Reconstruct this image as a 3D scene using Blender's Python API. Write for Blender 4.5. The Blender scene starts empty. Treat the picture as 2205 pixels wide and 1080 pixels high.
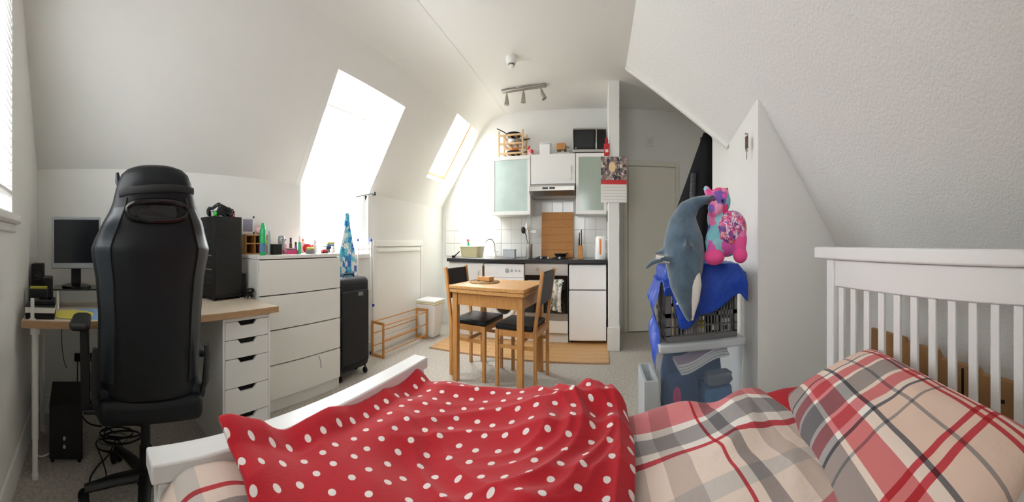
import bpy, bmesh, math, random
from mathutils import Vector, Matrix, noise

random.seed(7)
SC = bpy.context.scene
COL = SC.collection

# ------------------------------------------------------------------ camera
# The photograph is a phone panorama: a cylinder of about 180 degrees.
# +Y is the wall with the desk, +X the wall with the kitchen, Z up (metres).
FX, FY, X0, Y0, CAMH = 700.0, 900.0, 190.0, 522.0, 1.08
cam = bpy.data.cameras.new('camera')
cam.type = 'PANO'
cam.panorama_type = 'CENTRAL_CYLINDRICAL'
HALF = 2205 / FX / 2
cam.central_cylindrical_range_u_min = -HALF
cam.central_cylindrical_range_u_max = HALF
cam.central_cylindrical_range_v_min = -(1080 - Y0) / FY
cam.central_cylindrical_range_v_max = Y0 / FY
cam.central_cylindrical_radius = 1.0
cam.clip_start = 0.02
camo = bpy.data.objects.new('camera', cam)
COL.objects.link(camo)
camo.location = (0, 0, CAMH)
camo.rotation_euler = (math.pi / 2, 0, -((2205 / 2 - X0) / FX))
SC.camera = camo

# ------------------------------------------------------------------ daylight and exposure
world = bpy.data.worlds.new('sky')
SC.world = world
world.use_nodes = True
bg = world.node_tree.nodes['Background']
# overcast sky: the zenith three times as bright as the horizon, dull ground below
_N, _L = world.node_tree.nodes, world.node_tree.links
_tc = _N.new('ShaderNodeTexCoord')
_sx = _N.new('ShaderNodeSeparateXYZ')
_L.new(_tc.outputs['Generated'], _sx.inputs[0])
_rp = _N.new('ShaderNodeMapRange')
_rp.inputs['From Min'].default_value = 0.0
_rp.inputs['From Max'].default_value = 1.0
_rp.inputs['To Min'].default_value = 0.40
_rp.inputs['To Max'].default_value = 1.20
_L.new(_sx.outputs['Z'], _rp.inputs['Value'])
_ml = _N.new('ShaderNodeMath')
_ml.operation = 'MULTIPLY'
_ml.inputs[1].default_value = 17.0
_L.new(_rp.outputs[0], _ml.inputs[0])
_L.new(_ml.outputs[0], bg.inputs['Strength'])
bg.inputs['Color'].default_value = (0.94, 0.975, 1.0, 1)
# hazy sun, high in the north-west: it only reaches in through the roof window and the dormer
sun = bpy.data.lights.new('sun', 'SUN')
sun.energy = 18.0
sun.angle = math.radians(2.5)
sun.color = (1.0, 0.96, 0.9)
suno = bpy.data.objects.new('sun', sun)
COL.objects.link(suno)
suno.location = (-2, 4, 8)
suno.rotation_euler = Vector((0.54, -0.22, -1.05)).to_track_quat('-Z', 'Y').to_euler()
SC.view_settings.view_transform = 'Standard'
SC.view_settings.look = 'None'
SC.view_settings.exposure = 0.65
SC.view_settings.gamma = 1.0
SC.view_settings.use_curve_mapping = False
SC.cycles.max_bounces = 7
SC.cycles.diffuse_bounces = 6
SC.cycles.glossy_bounces = 3
SC.cycles.transparent_max_bounces = 12
SC.cycles.sample_clamp_indirect = 6.0
SC.cycles.use_adaptive_sampling = True
SC.cycles.adaptive_threshold = 0.03
SC.cycles.caustics_reflective = False
SC.cycles.caustics_refractive = False


def portal(name, loc, rot, sx, sy):
    """A window opening through which the sky is sampled; it gives off no light of its own."""
    l = bpy.data.lights.new(name, 'AREA')
    l.shape = 'RECTANGLE'
    l.size, l.size_y = sx, sy
    try:
        l.cycles.is_portal = True
    except Exception:
        l.energy = 0.0
    o = bpy.data.objects.new(name, l)
    COL.objects.link(o)
    o.location = loc
    o.rotation_euler = rot


# ------------------------------------------------------------------ helpers
def lin(c):
    def f(v):
        v /= 255.0
        return v / 12.92 if v <= 0.04045 else ((v + 0.055) / 1.055) ** 2.4
    return (f(c[0]), f(c[1]), f(c[2]), 1)


def spot(px, py, dist):
    """Survey helper: bearing and elevation read off the panorama, plus a distance in metres, to a point of the room."""
    t = (px - X0) / FX
    return Vector((dist * math.sin(t), dist * math.cos(t), CAMH - (py - Y0) / FY * dist))


class MB:
    def __init__(self):
        self.v, self.f, self.uv = [], [], None

    def add(self, vs, fs):
        b = len(self.v)
        self.v += [Vector(p) for p in vs]
        self.f += [tuple(b + i for i in q) for q in fs]
        return self

    def box(self, x0, x1, y0, y1, z0, z1):
        return self.add([(x0, y0, z0), (x1, y0, z0), (x1, y1, z0), (x0, y1, z0), (x0, y0, z1), (x1, y0, z1), (x1, y1, z1), (x0, y1, z1)],
                        [(3, 2, 1, 0), (4, 5, 6, 7), (0, 1, 5, 4), (1, 2, 6, 5), (2, 3, 7, 6), (3, 0, 4, 7)])

    def obox(self, c, size, rot=(0, 0, 0)):
        from mathutils import Euler
        m = Euler(rot).to_matrix()
        s = [x / 2 for x in size]
        c = Vector(c)
        vs = [c + m @ Vector((a * s[0], b * s[1], d * s[2])) for d in (-1, 1) for a, b in ((-1, -1), (1, -1), (1, 1), (-1, 1))]
        return self.add(vs, [(3, 2, 1, 0), (4, 5, 6, 7), (0, 1, 5, 4), (1, 2, 6, 5), (2, 3, 7, 6), (3, 0, 4, 7)])

    def bar(self, p0, p1, w, d, up=(0, 0, 1)):
        """A rectangular bar from p0 to p1."""
        p0, p1 = Vector(p0), Vector(p1)
        t = (p1 - p0).normalized()
        a = t.cross(Vector(up))
        if a.length < 1e-4:
            a = t.cross(Vector((1, 0, 0)))
        a.normalize()
        b = a.cross(t).normalized()
        vs = [p + a * (i * w / 2) + b * (j * d / 2) for p in (p0, p1) for i, j in ((-1, -1), (1, -1), (1, 1), (-1, 1))]
        return self.add(vs, [(3, 2, 1, 0), (4, 5, 6, 7), (0, 1, 5, 4), (1, 2, 6, 5), (2, 3, 7, 6), (3, 0, 4, 7)])

    def loft(self, pts, rad, n=12, up=(0, 0, 1), cap=True):
        """Rings along a path; rad holds r or (ra, rb) for each point."""
        pts = [Vector(p) for p in pts]
        if not isinstance(rad, (list, tuple)):
            rad = [rad] * len(pts)
        rings = []
        prev = None
        for i, p in enumerate(pts):
            t = (pts[min(i + 1, len(pts) - 1)] - pts[max(i - 1, 0)])
            t.normalize()
            if prev is None:
                a = t.cross(Vector(up))
                if a.length < 1e-3:
                    a = t.cross(Vector((1, 0, 0)))
            else:
                a = prev - t * prev.dot(t)
            a.normalize()
            prev = a
            b = t.cross(a)
            r = rad[i]
            ra, rb = r if isinstance(r, tuple) else (r, r)
            rings.append([p + a * (ra * math.cos(2 * math.pi * k / n)) + b * (rb * math.sin(2 * math.pi * k / n)) for k in range(n)])
        vs = [q for r in rings for q in r]
        fs = []
        for i in range(len(rings) - 1):
            for k in range(n):
                fs.append((i * n + k, i * n + (k + 1) % n, (i + 1) * n + (k + 1) % n, (i + 1) * n + k))
        if cap:
            fs.append(tuple(range(n - 1, -1, -1)))
            fs.append(tuple((len(rings) - 1) * n + k for k in range(n)))
        return self.add(vs, fs)

    def cyl(self, p0, p1, r0, r1=None, n=16):
        return self.loft([p0, p1], [r0, r0 if r1 is None else r1], n)

    def lathe(self, prof, c=(0, 0, 0), n=20, cap=True):
        c = Vector(c)
        vs, fs = [], []
        for r, z in prof:
            for k in range(n):
                a = 2 * math.pi * k / n
                vs.append(c + Vector((r * math.cos(a), r * math.sin(a), z)))
        for i in range(len(prof) - 1):
            for k in range(n):
                fs.append((i * n + k, i * n + (k + 1) % n, (i + 1) * n + (k + 1) % n, (i + 1) * n + k))
        if cap:
            fs.append(tuple(range(n - 1, -1, -1)))
            fs.append(tuple((len(prof) - 1) * n + k for k in range(n)))
        return self.add(vs, fs)

    def ball(self, c, r, n=14, m=9):
        r = r if isinstance(r, tuple) else (r, r, r)
        c = Vector(c)
        vs = [c + Vector((0, 0, -r[2]))]
        for i in range(1, m):
            p = -math.pi / 2 + math.pi * i / m
            for k in range(n):
                a = 2 * math.pi * k / n
                vs.append(c + Vector((r[0] * math.cos(p) * math.cos(a), r[1] * math.cos(p) * math.sin(a), r[2] * math.sin(p))))
        vs.append(c + Vector((0, 0, r[2])))
        fs = []
        for k in range(n):
            fs.append((0, 1 + (k + 1) % n, 1 + k))
            fs.append((len(vs) - 1, 1 + (m - 2) * n + k, 1 + (m - 2) * n + (k + 1) % n))
        for i in range(m - 2):
            for k in range(n):
                fs.append((1 + i * n + k, 1 + i * n + (k + 1) % n, 1 + (i + 1) * n + (k + 1) % n, 1 + (i + 1) * n + k))
        return self.add(vs, fs)

    def prism(self, poly, fn0, fn1):
        """poly: 2-D points; fn0/fn1 map (a, b) to the two end faces."""
        n = len(poly)
        vs = [fn0(a, b) for a, b in poly] + [fn1(a, b) for a, b in poly]
        fs = [tuple(range(n - 1, -1, -1)), tuple(range(n, 2 * n))] + [(i, (i + 1) % n, n + (i + 1) % n, n + i) for i in range(n)]
        return self.add(vs, fs)

    def plate_y(self, poly, y0, y1):
        """Outline in X-Z, thickness along Y."""
        return self.prism(poly, lambda a, b: (a, y0, b), lambda a, b: (a, y1, b))

    def plate_z(self, poly, z0, z1):
        return self.prism(poly, lambda a, b: (a, b, z0), lambda a, b: (a, b, z1))

    def plate_x(self, poly, x0, x1):
        return self.prism(poly, lambda a, b: (x0, a, b), lambda a, b: (x1, a, b))

    def build(self, name, material, parent=None, smooth=False, bevel=0, world=False, angle=40, recalc=True, seg=2):
        vs = self.v
        if parent is not None and world:
            inv = FRAME[parent.name].inverted()
            vs = [inv @ p for p in vs]
        me = bpy.data.meshes.new(name)
        me.from_pydata([tuple(p) for p in vs], [], self.f)
        if recalc:
            bm = bmesh.new()
            bm.from_mesh(me)
            bmesh.ops.recalc_face_normals(bm, faces=bm.faces)
            bm.to_mesh(me)
            bm.free()
        if smooth:
            me.shade_smooth()
            me.set_sharp_from_angle(angle=math.radians(angle))
        me.materials.append(material)
        o = bpy.data.objects.new(name, me)
        COL.objects.link(o)
        if parent is not None:
            o.parent = parent
        if bevel:
            b = o.modifiers.new('bevel', 'BEVEL')
            b.width = bevel
            b.segments = seg
            b.limit_method = 'ANGLE'
            b.angle_limit = math.radians(50)
            me.shade_smooth()
            me.set_sharp_from_angle(angle=math.radians(40))
        return o


FRAME = {}


def tag(o, label, cat, group=None):
    o['label'] = label
    o['category'] = cat
    if group:
        o['group'] = group
    return o


def thing(name, label, cat, loc=(0, 0, 0), rz=0.0, group=None):
    o = bpy.data.objects.new(name, None)
    o.empty_display_size = 0.05
    COL.objects.link(o)
    o.location = loc
    o.rotation_euler = (0, 0, rz)
    FRAME[o.name] = Matrix.Translation(Vector(loc)) @ Matrix.Rotation(rz, 4, 'Z')
    return tag(o, label, cat, group)


def struct(o):
    o['kind'] = 'structure'
    return o


def sroot(name, loc=(0, 0, 0), rz=0.0):
    o = bpy.data.objects.new(name, None)
    o.empty_display_size = 0.05
    COL.objects.link(o)
    o.location = loc
    o.rotation_euler = (0, 0, rz)
    FRAME[o.name] = Matrix.Translation(Vector(loc)) @ Matrix.Rotation(rz, 4, 'Z')
    return struct(o)


def twin(o, parent=None, loc=None, rz=None):
    c = o.copy()
    COL.objects.link(c)
    if parent is not None:
        c.parent = parent
    if loc is not None:
        c.location = loc
    if rz is not None:
        c.rotation_euler = (0, 0, rz)
    for ch in [k for k in o.children]:
        twin(ch, c)
    return c


# ------------------------------------------------------------------ materials
def nodes(name):
    m = bpy.data.materials.new(name)
    m.use_nodes = True
    nt = m.node_tree
    return m, nt, nt.nodes['Principled BSDF']


def mat(name, col, rough=0.5, metal=0.0, var=0.0, vscale=8.0, bump=0.0, bscale=200.0, stretch=None, spec=0.5, coat=0.0, sheen=0.0, col2=None):
    m, nt, p = nodes(name)
    c = lin(col)
    p.inputs['Base Color'].default_value = c
    p.inputs['Roughness'].default_value = rough
    p.inputs['Metallic'].default_value = metal
    p.inputs['Specular IOR Level'].default_value = spec
    if coat:
        p.inputs['Coat Weight'].default_value = coat
        p.inputs['Coat Roughness'].default_value = 0.12
    if sheen:
        p.inputs['Sheen Weight'].default_value = sheen
        p.inputs['Sheen Roughness'].default_value = 0.5
    N, L = nt.nodes, nt.links
    tc = N.new('ShaderNodeTexCoord')
    mp = N.new('ShaderNodeMapping')
    L.new(tc.outputs['Object'], mp.inputs['Vector'])
    if stretch:
        mp.inputs['Scale'].default_value = stretch
    if var or col2:
        n = N.new('ShaderNodeTexNoise')
        n.inputs['Scale'].default_value = vscale
        n.inputs['Detail'].default_value = 5
        n.inputs['Roughness'].default_value = 0.6
        L.new(mp.outputs['Vector'], n.inputs['Vector'])
        r = N.new('ShaderNodeValToRGB')
        r.color_ramp.elements[0].position = 0.3
        r.color_ramp.elements[1].position = 0.7
        if col2:
            r.color_ramp.elements[0].color = lin(col2)
            r.color_ramp.elements[1].color = c
        else:
            r.color_ramp.elements[0].color = (c[0] * (1 - var), c[1] * (1 - var), c[2] * (1 - var), 1)
            r.color_ramp.elements[1].color = (min(1, c[0] * (1 + var)), min(1, c[1] * (1 + var)), min(1, c[2] * (1 + var)), 1)
        L.new(n.outputs['Fac'], r.inputs['Fac'])
        L.new(r.outputs['Color'], p.inputs['Base Color'])
    if bump:
        n2 = N.new('ShaderNodeTexNoise')
        n2.inputs['Scale'].default_value = bscale
        n2.inputs['Detail'].default_value = 3
        L.new(mp.outputs['Vector'], n2.inputs['Vector'])
        b = N.new('ShaderNodeBump')
        b.inputs['Strength'].default_value = bump
        b.inputs['Distance'].default_value = 0.004
        L.new(n2.outputs['Fac'], b.inputs['Height'])
        L.new(b.outputs['Normal'], p.inputs['Normal'])
    return m


def see_through(name, col, keep, rough=0.2):
    """Clear or milky plastic and glass: a share of the light goes straight through."""
    m, nt, p = nodes(name)
    p.inputs['Base Color'].default_value = lin(col)
    p.inputs['Roughness'].default_value = rough
    N, L = nt.nodes, nt.links
    t = N.new('ShaderNodeBsdfTransparent')
    mx = N.new('ShaderNodeMixShader')
    mx.inputs['Fac'].default_value = keep
    L.new(t.outputs[0], mx.inputs[1])
    L.new(p.outputs[0], mx.inputs[2])
    L.new(mx.outputs[0], N['Material Output'].inputs['Surface'])
    return m


def pane_glass(name):
    m, nt, p = nodes(name)
    N, L = nt.nodes, nt.links
    t = N.new('ShaderNodeBsdfTransparent')
    g = N.new('ShaderNodeBsdfGlossy')
    g.inputs['Roughness'].default_value = 0.02
    mx = N.new('ShaderNodeMixShader')
    mx.inputs['Fac'].default_value = 0.05
    L.new(t.outputs[0], mx.inputs[1])
    L.new(g.outputs[0], mx.inputs[2])
    L.new(mx.outputs[0], N['Material Output'].inputs['Surface'])
    return m


def patches(name, cols, scale, rough=0.8, bump=0.0, square=False):
    """Cells of a few colours (plush print, clutter, picture print)."""
    m, nt, p = nodes(name)
    p.inputs['Roughness'].default_value = rough
    N, L = nt.nodes, nt.links
    tc = N.new('ShaderNodeTexCoord')
    nz = N.new('ShaderNodeTexNoise')
    nz.inputs['Scale'].default_value = scale * 1.5
    mixv = N.new('ShaderNodeMixRGB')
    mixv.inputs['Fac'].default_value = 0.06
    L.new(tc.outputs['Object'], nz.inputs['Vector'])
    L.new(tc.outputs['Object'], mixv.inputs[1])
    L.new(nz.outputs['Color'], mixv.inputs[2])
    v = N.new('ShaderNodeTexVoronoi')
    v.inputs['Scale'].default_value = scale
    if square:
        v.distance = 'CHEBYCHEV'
        v.inputs['Randomness'].default_value = 0.45
    L.new(mixv.outputs[0], v.inputs['Vector'])
    s = N.new('ShaderNodeSeparateColor')
    L.new(v.outputs['Color'], s.inputs[0])
    r = N.new('ShaderNodeValToRGB')
    r.color_ramp.interpolation = 'CONSTANT'
    el = r.color_ramp.elements
    while len(el) < len(cols):
        el.new(0.5)
    for i, c in enumerate(cols):
        el[i].position = i / len(cols)
        el[i].color = lin(c)
    L.new(s.outputs[0], r.inputs['Fac'])
    L.new(r.outputs['Color'], p.inputs['Base Color'])
    return m


WHITE_WALL = (235, 235, 231)
M = {}
M['wall'] = mat('painted_wall', WHITE_WALL, 0.85, var=0.012, vscale=2, bump=0.10, bscale=160)
M['woodchip'] = mat('woodchip_wallpaper', (235, 236, 233), 0.8, bump=1.0, bscale=70)
M['ceiling'] = mat('ceiling_paint', (237, 237, 232), 0.9, bump=0.06, bscale=120)
M['trimwhite'] = mat('white_gloss_paint', (238, 237, 232), 0.35)
M['door'] = mat('cream_door_paint', (232, 228, 214), 0.45)
M['carpet'] = mat('beige_carpet', (188, 180, 168), 0.98, var=0.30, vscale=48, bump=0.9, bscale=420, sheen=0.2)
M['plank'] = mat('oak_laminate', (206, 163, 106), 0.4, vscale=5, stretch=(9, 1, 9), col2=(184, 138, 84))
M['glass'] = pane_glass('window_glass')
M['upvc'] = mat('white_window_frame', (240, 240, 238), 0.35)
M['pine_frame'] = mat('varnished_pine', (186, 128, 66), 0.4, vscale=6, stretch=(12, 2, 12), col2=(160, 100, 48))
M['slat'] = mat('white_blind_slat', (240, 240, 238), 0.5)
M['white'] = mat('white_lacquer', (236, 235, 231), 0.35)
M['bedwhite'] = mat('white_bed_paint', (240, 240, 239), 0.4)
M['chestwhite'] = mat('offwhite_foil', (233, 231, 225), 0.4)
M['gap'] = mat('dark_gap', (24, 23, 22), 0.9)
M['oak_top'] = mat('pale_oak_desk', (222, 208, 190), 0.5, vscale=4, stretch=(2, 18, 18), col2=(208, 190, 168))
M['oak_edge'] = mat('oak_desk_edge', (190, 152, 112), 0.5, vscale=5, stretch=(3, 20, 20), col2=(170, 132, 92))
M['leather'] = mat('black_leatherette', (19, 21, 24), 0.46, var=0.1, vscale=20, bump=0.12, bscale=350, spec=0.3)
M['leather_sheen'] = mat('leatherette_window_sheen', (33, 40, 46), 0.36, bump=0.12, bscale=350)  # black hide lightened to blue-grey, painting in the window's reflection
M['plastic'] = mat('black_plastic', (20, 21, 22), 0.45)
M['gloss_black'] = mat('gloss_black_plastic', (10, 11, 12), 0.12)
M['matt_black'] = mat('matt_black', (17, 18, 19), 0.7)
M['screen'] = mat('dark_screen', (22, 26, 31), 0.25)
M['silver'] = mat('silver_plastic', (168, 174, 178), 0.35, metal=0.3)
M['steel'] = mat('brushed_steel', (176, 172, 166), 0.32, metal=0.9, bump=0.05, bscale=300)
M['chrome'] = mat('chrome', (215, 215, 212), 0.12, metal=1.0)
M['oak'] = mat('honey_oak', (200, 146, 84), 0.45, vscale=7, stretch=(9, 9, 1.5), col2=(174, 118, 60))
M['oak_flat'] = mat('honey_oak_top', (214, 164, 102), 0.4, vscale=7, stretch=(1.5, 10, 10), col2=(190, 136, 76))
M['bamboo'] = mat('bamboo', (206, 148, 78), 0.45, vscale=8, stretch=(10, 10, 1.2), col2=(184, 122, 56))
M['bamboo_h'] = mat('bamboo_board', (198, 138, 66), 0.5, vscale=6, stretch=(2, 2, 22), col2=(178, 114, 46))
M['beech'] = mat('pale_beech', (226, 194, 150), 0.5, vscale=7, stretch=(8, 8, 2), col2=(208, 172, 124))
M['wicker'] = mat('woven_straw', (176, 146, 104), 0.9, var=0.35, vscale=90, bump=1.0, bscale=160)
M['tile'] = mat('white_glazed_tile', (238, 238, 234), 0.12)
M['grout'] = mat('pale_grout', (228, 227, 222), 0.9)
M['worktop'] = mat('grey_worktop', (66, 66, 68), 0.25, var=0.2, vscale=90)
M['worktop_edge'] = mat('black_worktop_edge', (26, 26, 28), 0.3)
M['frost'] = mat('frosted_green_glass', (158, 172, 158), 0.16, var=0.06, vscale=3, coat=0.5)
M['frost_reflect'] = mat('frosted_glass_window_reflect', (196, 214, 208), 0.14, var=0.10, vscale=3, coat=0.5)  # paler cabinet glass: bright window reflections are put into the colour
M['appliance'] = mat('white_enamel', (240, 240, 240), 0.22)
M['oven_glass'] = mat('oven_black_glass', (14, 14, 15), 0.08)
M['red_fleece'] = None
M['red'] = mat('red_plastic', (196, 28, 34), 0.4)
M['redcotton'] = mat('red_cotton', (176, 24, 38), 0.85, bump=0.2, bscale=500)
M['card'] = mat('brown_cardboard', (168, 124, 82), 0.85, var=0.06, vscale=12)
M['tote'] = mat('blue_woven_plastic', (24, 70, 176), 0.35, var=0.15, vscale=30, bump=0.35, bscale=60)
M['crate'] = mat('grey_crate_plastic', (104, 104, 104), 0.55)
M['clear'] = see_through('milky_clear_plastic', (140, 164, 194), 0.30, 0.25)
M['milky'] = see_through('milky_lid_plastic', (206, 212, 216), 0.72, 0.3)
M['dolphin'] = mat('slate_blue_plush', (76, 98, 114), 0.95, var=0.28, vscale=14, bump=0.6, bscale=260, sheen=0.5)
M['plushwhite'] = mat('white_plush', (222, 218, 212), 0.95, bump=0.5, bscale=260)
M['pink'] = mat('hot_pink_plush', (236, 84, 150), 0.9, bump=0.4, bscale=260)
M['paper'] = mat('white_paper', (236, 234, 228), 0.9)
M['coat'] = mat('black_cloth', (20, 20, 23), 0.9, var=0.2, vscale=30)
M['green'] = mat('green_plastic', (40, 178, 110), 0.35)
M['limegreen'] = mat('lime_green_plastic', (70, 214, 60), 0.4)
M['pinkplastic'] = mat('pink_plastic', (214, 70, 120), 0.4)
M['palepink'] = mat('pale_pink_plastic', (232, 188, 196), 0.45)
M['lilac'] = mat('lilac_ribbon', (196, 184, 200), 0.7)
M['yellow'] = mat('yellow_print', (226, 214, 96), 0.7)
M['skyblue'] = mat('blue_print', (132, 168, 214), 0.7)
M['bluecap'] = mat('blue_plastic_cap', (40, 62, 170), 0.4)
M['brown'] = mat('dark_brown_wood', (96, 62, 42), 0.6, vscale=8, stretch=(8, 8, 1), col2=(72, 44, 28))
M['cream'] = mat('cream_plastic', (232, 222, 176), 0.5)
M['olive'] = mat('olive_yellow_card', (182, 176, 52), 0.7)
M['purple'] = mat('purple_plastic', (122, 82, 150), 0.5)
M['orange'] = mat('orange_plastic', (226, 130, 60), 0.5)
M['navy'] = mat('navy_cloth', (42, 58, 92), 0.85)
M['denim'] = mat('blue_cloth', (92, 130, 170), 0.85, var=0.2, vscale=20)
M['grey'] = mat('grey_cloth', (128, 126, 124), 0.85)
M['suitcase'] = mat('black_ballistic_nylon', (24, 24, 27), 0.75, bump=0.4, bscale=600)
# ================================================================== the room
WX, EX, NY, SY, CZ = -0.42, 5.05, 2.64, -2.15, 2.70
EAVE, KN = 1.545, 1.303            # knee-wall height and pitch of the north slope
CREASE_N = NY - (CZ - EAVE) / KN
CREASE_S, KS = -0.32, 1.123        # south slope: z = CZ + KS * (y - CREASE_S)
KNEE_S = -1.85


def south_z(y):
    return CZ + KS * (y - CREASE_S)


def plate(mb, origin, U, V, depth, us, vs, holes, skip=()):
    """A slab spanned by U and V with rectangular holes; depth is the offset of the far face."""
    O, U, V, D = Vector(origin), Vector(U), Vector(V), Vector(depth)
    us = sorted(set(us + [h[0] for h in holes] + [h[1] for h in holes]))
    vs = sorted(set(vs + [h[2] for h in holes] + [h[3] for h in holes]))

    def solid(i, j):
        if not (0 <= i < len(us) - 1 and 0 <= j < len(vs) - 1):
            return False
        a, b = (us[i] + us[i + 1]) / 2, (vs[j] + vs[j + 1]) / 2
        return not any(h[0] < a < h[1] and h[2] < b < h[3] for h in holes)
    P = lambda a, b, d: O + U * a + V * b + D * d
    for i in range(len(us) - 1):
        for j in range(len(vs) - 1):
            if not solid(i, j):
                continue
            a0, a1, b0, b1 = us[i], us[i + 1], vs[j], vs[j + 1]
            mb.add([P(a0, b0, 0), P(a1, b0, 0), P(a1, b1, 0), P(a0, b1, 0)], [(0, 1, 2, 3)])
            mb.add([P(a0, b0, 1), P(a1, b0, 1), P(a1, b1, 1), P(a0, b1, 1)], [(3, 2, 1, 0)])
            for di, dj, q in ((-1, 0, ((a0, b0), (a0, b1))), (1, 0, ((a1, b0), (a1, b1))), (0, -1, ((a0, b0), (a1, b0))), (0, 1, ((a0, b1), (a1, b1)))):
                if not solid(i + di, j + dj):
                    (p, r), (s, t) = q
                    mb.add([P(p, r, 0), P(s, t, 0), P(s, t, 1), P(p, r, 1)], [(0, 1, 2, 3)])
    return mb


# floor
struct(MB().box(WX - .1, EX + .1, SY - .1, NY + .5, -0.1, 0.0).build('floor', M['carpet']))
kf = sroot('floor_kitchen', (3.74, -0.12, 0))
pl = MB().box(0, 0.128, 0, 0.748, 0, 0.012).build('plank', M['plank'], kf, bevel=.0015)
for i in range(10):
    for k in range(3):
        if i or k:
            c = twin(pl, kf)
            c.location = (i * 0.13, k * 0.75, 0)
MB().box(-.03, 0, 0, 2.25, 0, 0.014).build('threshold_strip', M['oak_edge'], kf)

# ceiling: the flat strip, full size so that it closes the room
struct(MB().box(WX - .1, EX + .1, SY - .1, CREASE_N + .06, CZ, CZ + .1).build('ceiling', M['ceiling']))

# north slope with the dormer cut and the roof-window cut
SL = math.hypot(CREASE_N - NY, CZ - EAVE)
SU, SV = Vector((1, 0, 0)), Vector((0, CREASE_N - NY, CZ - EAVE)).normalized()
SN = Vector((0, SV.z, -SV.y))                       # outward and upward
DX0, DX1, DZ = 2.01, 3.07, 2.28                     # dormer
DT = (DZ - EAVE) / SV.z
KX0, KX1 = 4.13, 4.90                               # roof window
KT0, KT1 = (1.83 - EAVE) / SV.z, (2.62 - EAVE) / SV.z
mb = plate(MB(), (0, NY, EAVE), SU, SV, SN * 0.16, [WX - .1, EX + .1], [0.0, SL + .1], [(DX0, DX1, -0.2, DT), (KX0, KX1, KT0, KT1)])
struct(mb.build('ceiling_north', M['wall'], recalc=False))
# rounded plaster between the slope and the flat ceiling
mb = MB()
Rr, ns = 0.55, 8
ang = math.atan(KN)
tl = Rr * math.tan(ang / 2)
prof = []
cy, cz = CREASE_N - tl, CZ - Rr
for i in range(ns + 1):
    a = ang * i / ns
    prof.append((cy + Rr * math.sin(a), cz + Rr * math.cos(a) - 0.002))
vs, fs = [], []
for x in (WX, EX):
    for p in prof:
        vs.append((x, p[0], p[1]))
n1 = ns + 1
for i in range(ns):
    fs.append((i, i + 1, n1 + i + 1, n1 + i))
mb.add(vs, fs)
cove = struct(mb.build('ceiling_cove', M['ceiling'], smooth=True, recalc=False))

# walls
mb = plate(MB(), (0, NY, 0), (1, 0, 0), (0, 0, 1), (0, 0.14, 0), [WX - .1, EX + .1], [0.0, EAVE], [(DX0, DX1, 0.93, EAVE + .2)])
struct(mb.build('wall_north', M['wall'], recalc=False))
struct(MB().box(EX, EX + .1, SY - .1, NY + .1, 0, CZ).build('wall_east', M['wall']))
WN0, WN1, WZ0, WZ1 = 0.30, 1.76, 1.20, 2.34
mb = plate(MB(), (WX, 0, 0), (0, 1, 0), (0, 0, 1), (-0.16, 0, 0), [SY - .1, NY + .1], [0.0, CZ], [(WN0, WN1, WZ0, WZ1)])
struct(mb.build('wall_west', M['wall'], recalc=False))
struct(MB().box(WX - .1, EX + .1, SY - .1, SY, 0, CZ).build('wall_south', M['wall']))
struct(MB().box(WX, 2.0, KNEE_S, KNEE_S + .05, 0, south_z(KNEE_S) + .03).build('wall_knee', M['woodchip']))

# south slope, cut off on a slant where the passage begins
b_, c_ = Vector((3.80, CREASE_S, CZ)), Vector((2.708, -1.145, south_z(-1.145)))
pts = [Vector((WX, CREASE_S, CZ)), b_, c_, Vector((2.708, KNEE_S, south_z(KNEE_S))), Vector((WX, KNEE_S, south_z(KNEE_S)))]
up = Vector((0, -KS, 1)).normalized() * 0.07
struct(MB().add([p for p in pts] + [p + up for p in pts], [(0, 1, 2, 3, 4), (9, 8, 7, 6, 5)] + [(i, (i + 1) % 5, 5 + (i + 1) % 5, 5 + i) for i in range(5)]).build('ceiling_south', M['woodchip']))
d_ = (c_ - b_).normalized()
sd = d_.cross(up.normalized()).normalized()
struct(MB().bar(b_ + sd * -.02 + Vector((0, 0, .0)), c_ + sd * -.02, .035, .06, up).build('trim_lit_edge', M['trimwhite'], bevel=.004))  # added white bar, paints the lit look of the slope's cut edge

# wall that closes the bed recess (its west face) and its short north face with the passage wall beyond
fp = [(2.0, -1.065), (2.708, -1.145), (2.708, SY), (2.0, SY)]
vs = [(x, y, 0) for x, y in fp] + [(x, y, max(.9, south_z(y)) + .03) for x, y in fp]
struct(MB().add(vs, [(3, 2, 1, 0), (4, 5, 6, 7), (0, 1, 5, 4), (1, 2, 6, 5), (2, 3, 7, 6), (3, 0, 4, 7)]).build('wall_column', M['wall']))
struct(MB().box(2.712, 3.2, SY, -1.165, 0, CZ).build('wall_passage', M['wall']))
# stub wall between kitchen and passage
struct(MB().box(4.17, EX, -0.262, -0.125, 0, CZ).build('wall_stub', M['wall']))
b = sroot('baseboard_stub', (4.155, -0.19, 0))
MB().box(4.15, 4.168, -.28, -.108, 0, .24).build('front_board', M['trimwhite'], b, bevel=.004, world=True)
MB().box(4.15, EX, -.28, -.264, 0, .24).build('side_board', M['trimwhite'], b, bevel=.004, world=True)
struct(MB().box(WX, WX + .018, SY, NY, 0, .15).build('baseboard_west', M['trimwhite'], bevel=.004))
struct(MB().box(WX + .02, 4.9, NY - .018, NY, 0, .12).build('baseboard_north', M['trimwhite'], bevel=.004))
struct(MB().box(1.982, 2.0, -1.84, -1.07, 0, .15).build('baseboard_column', M['trimwhite'], bevel=.004))

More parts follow.
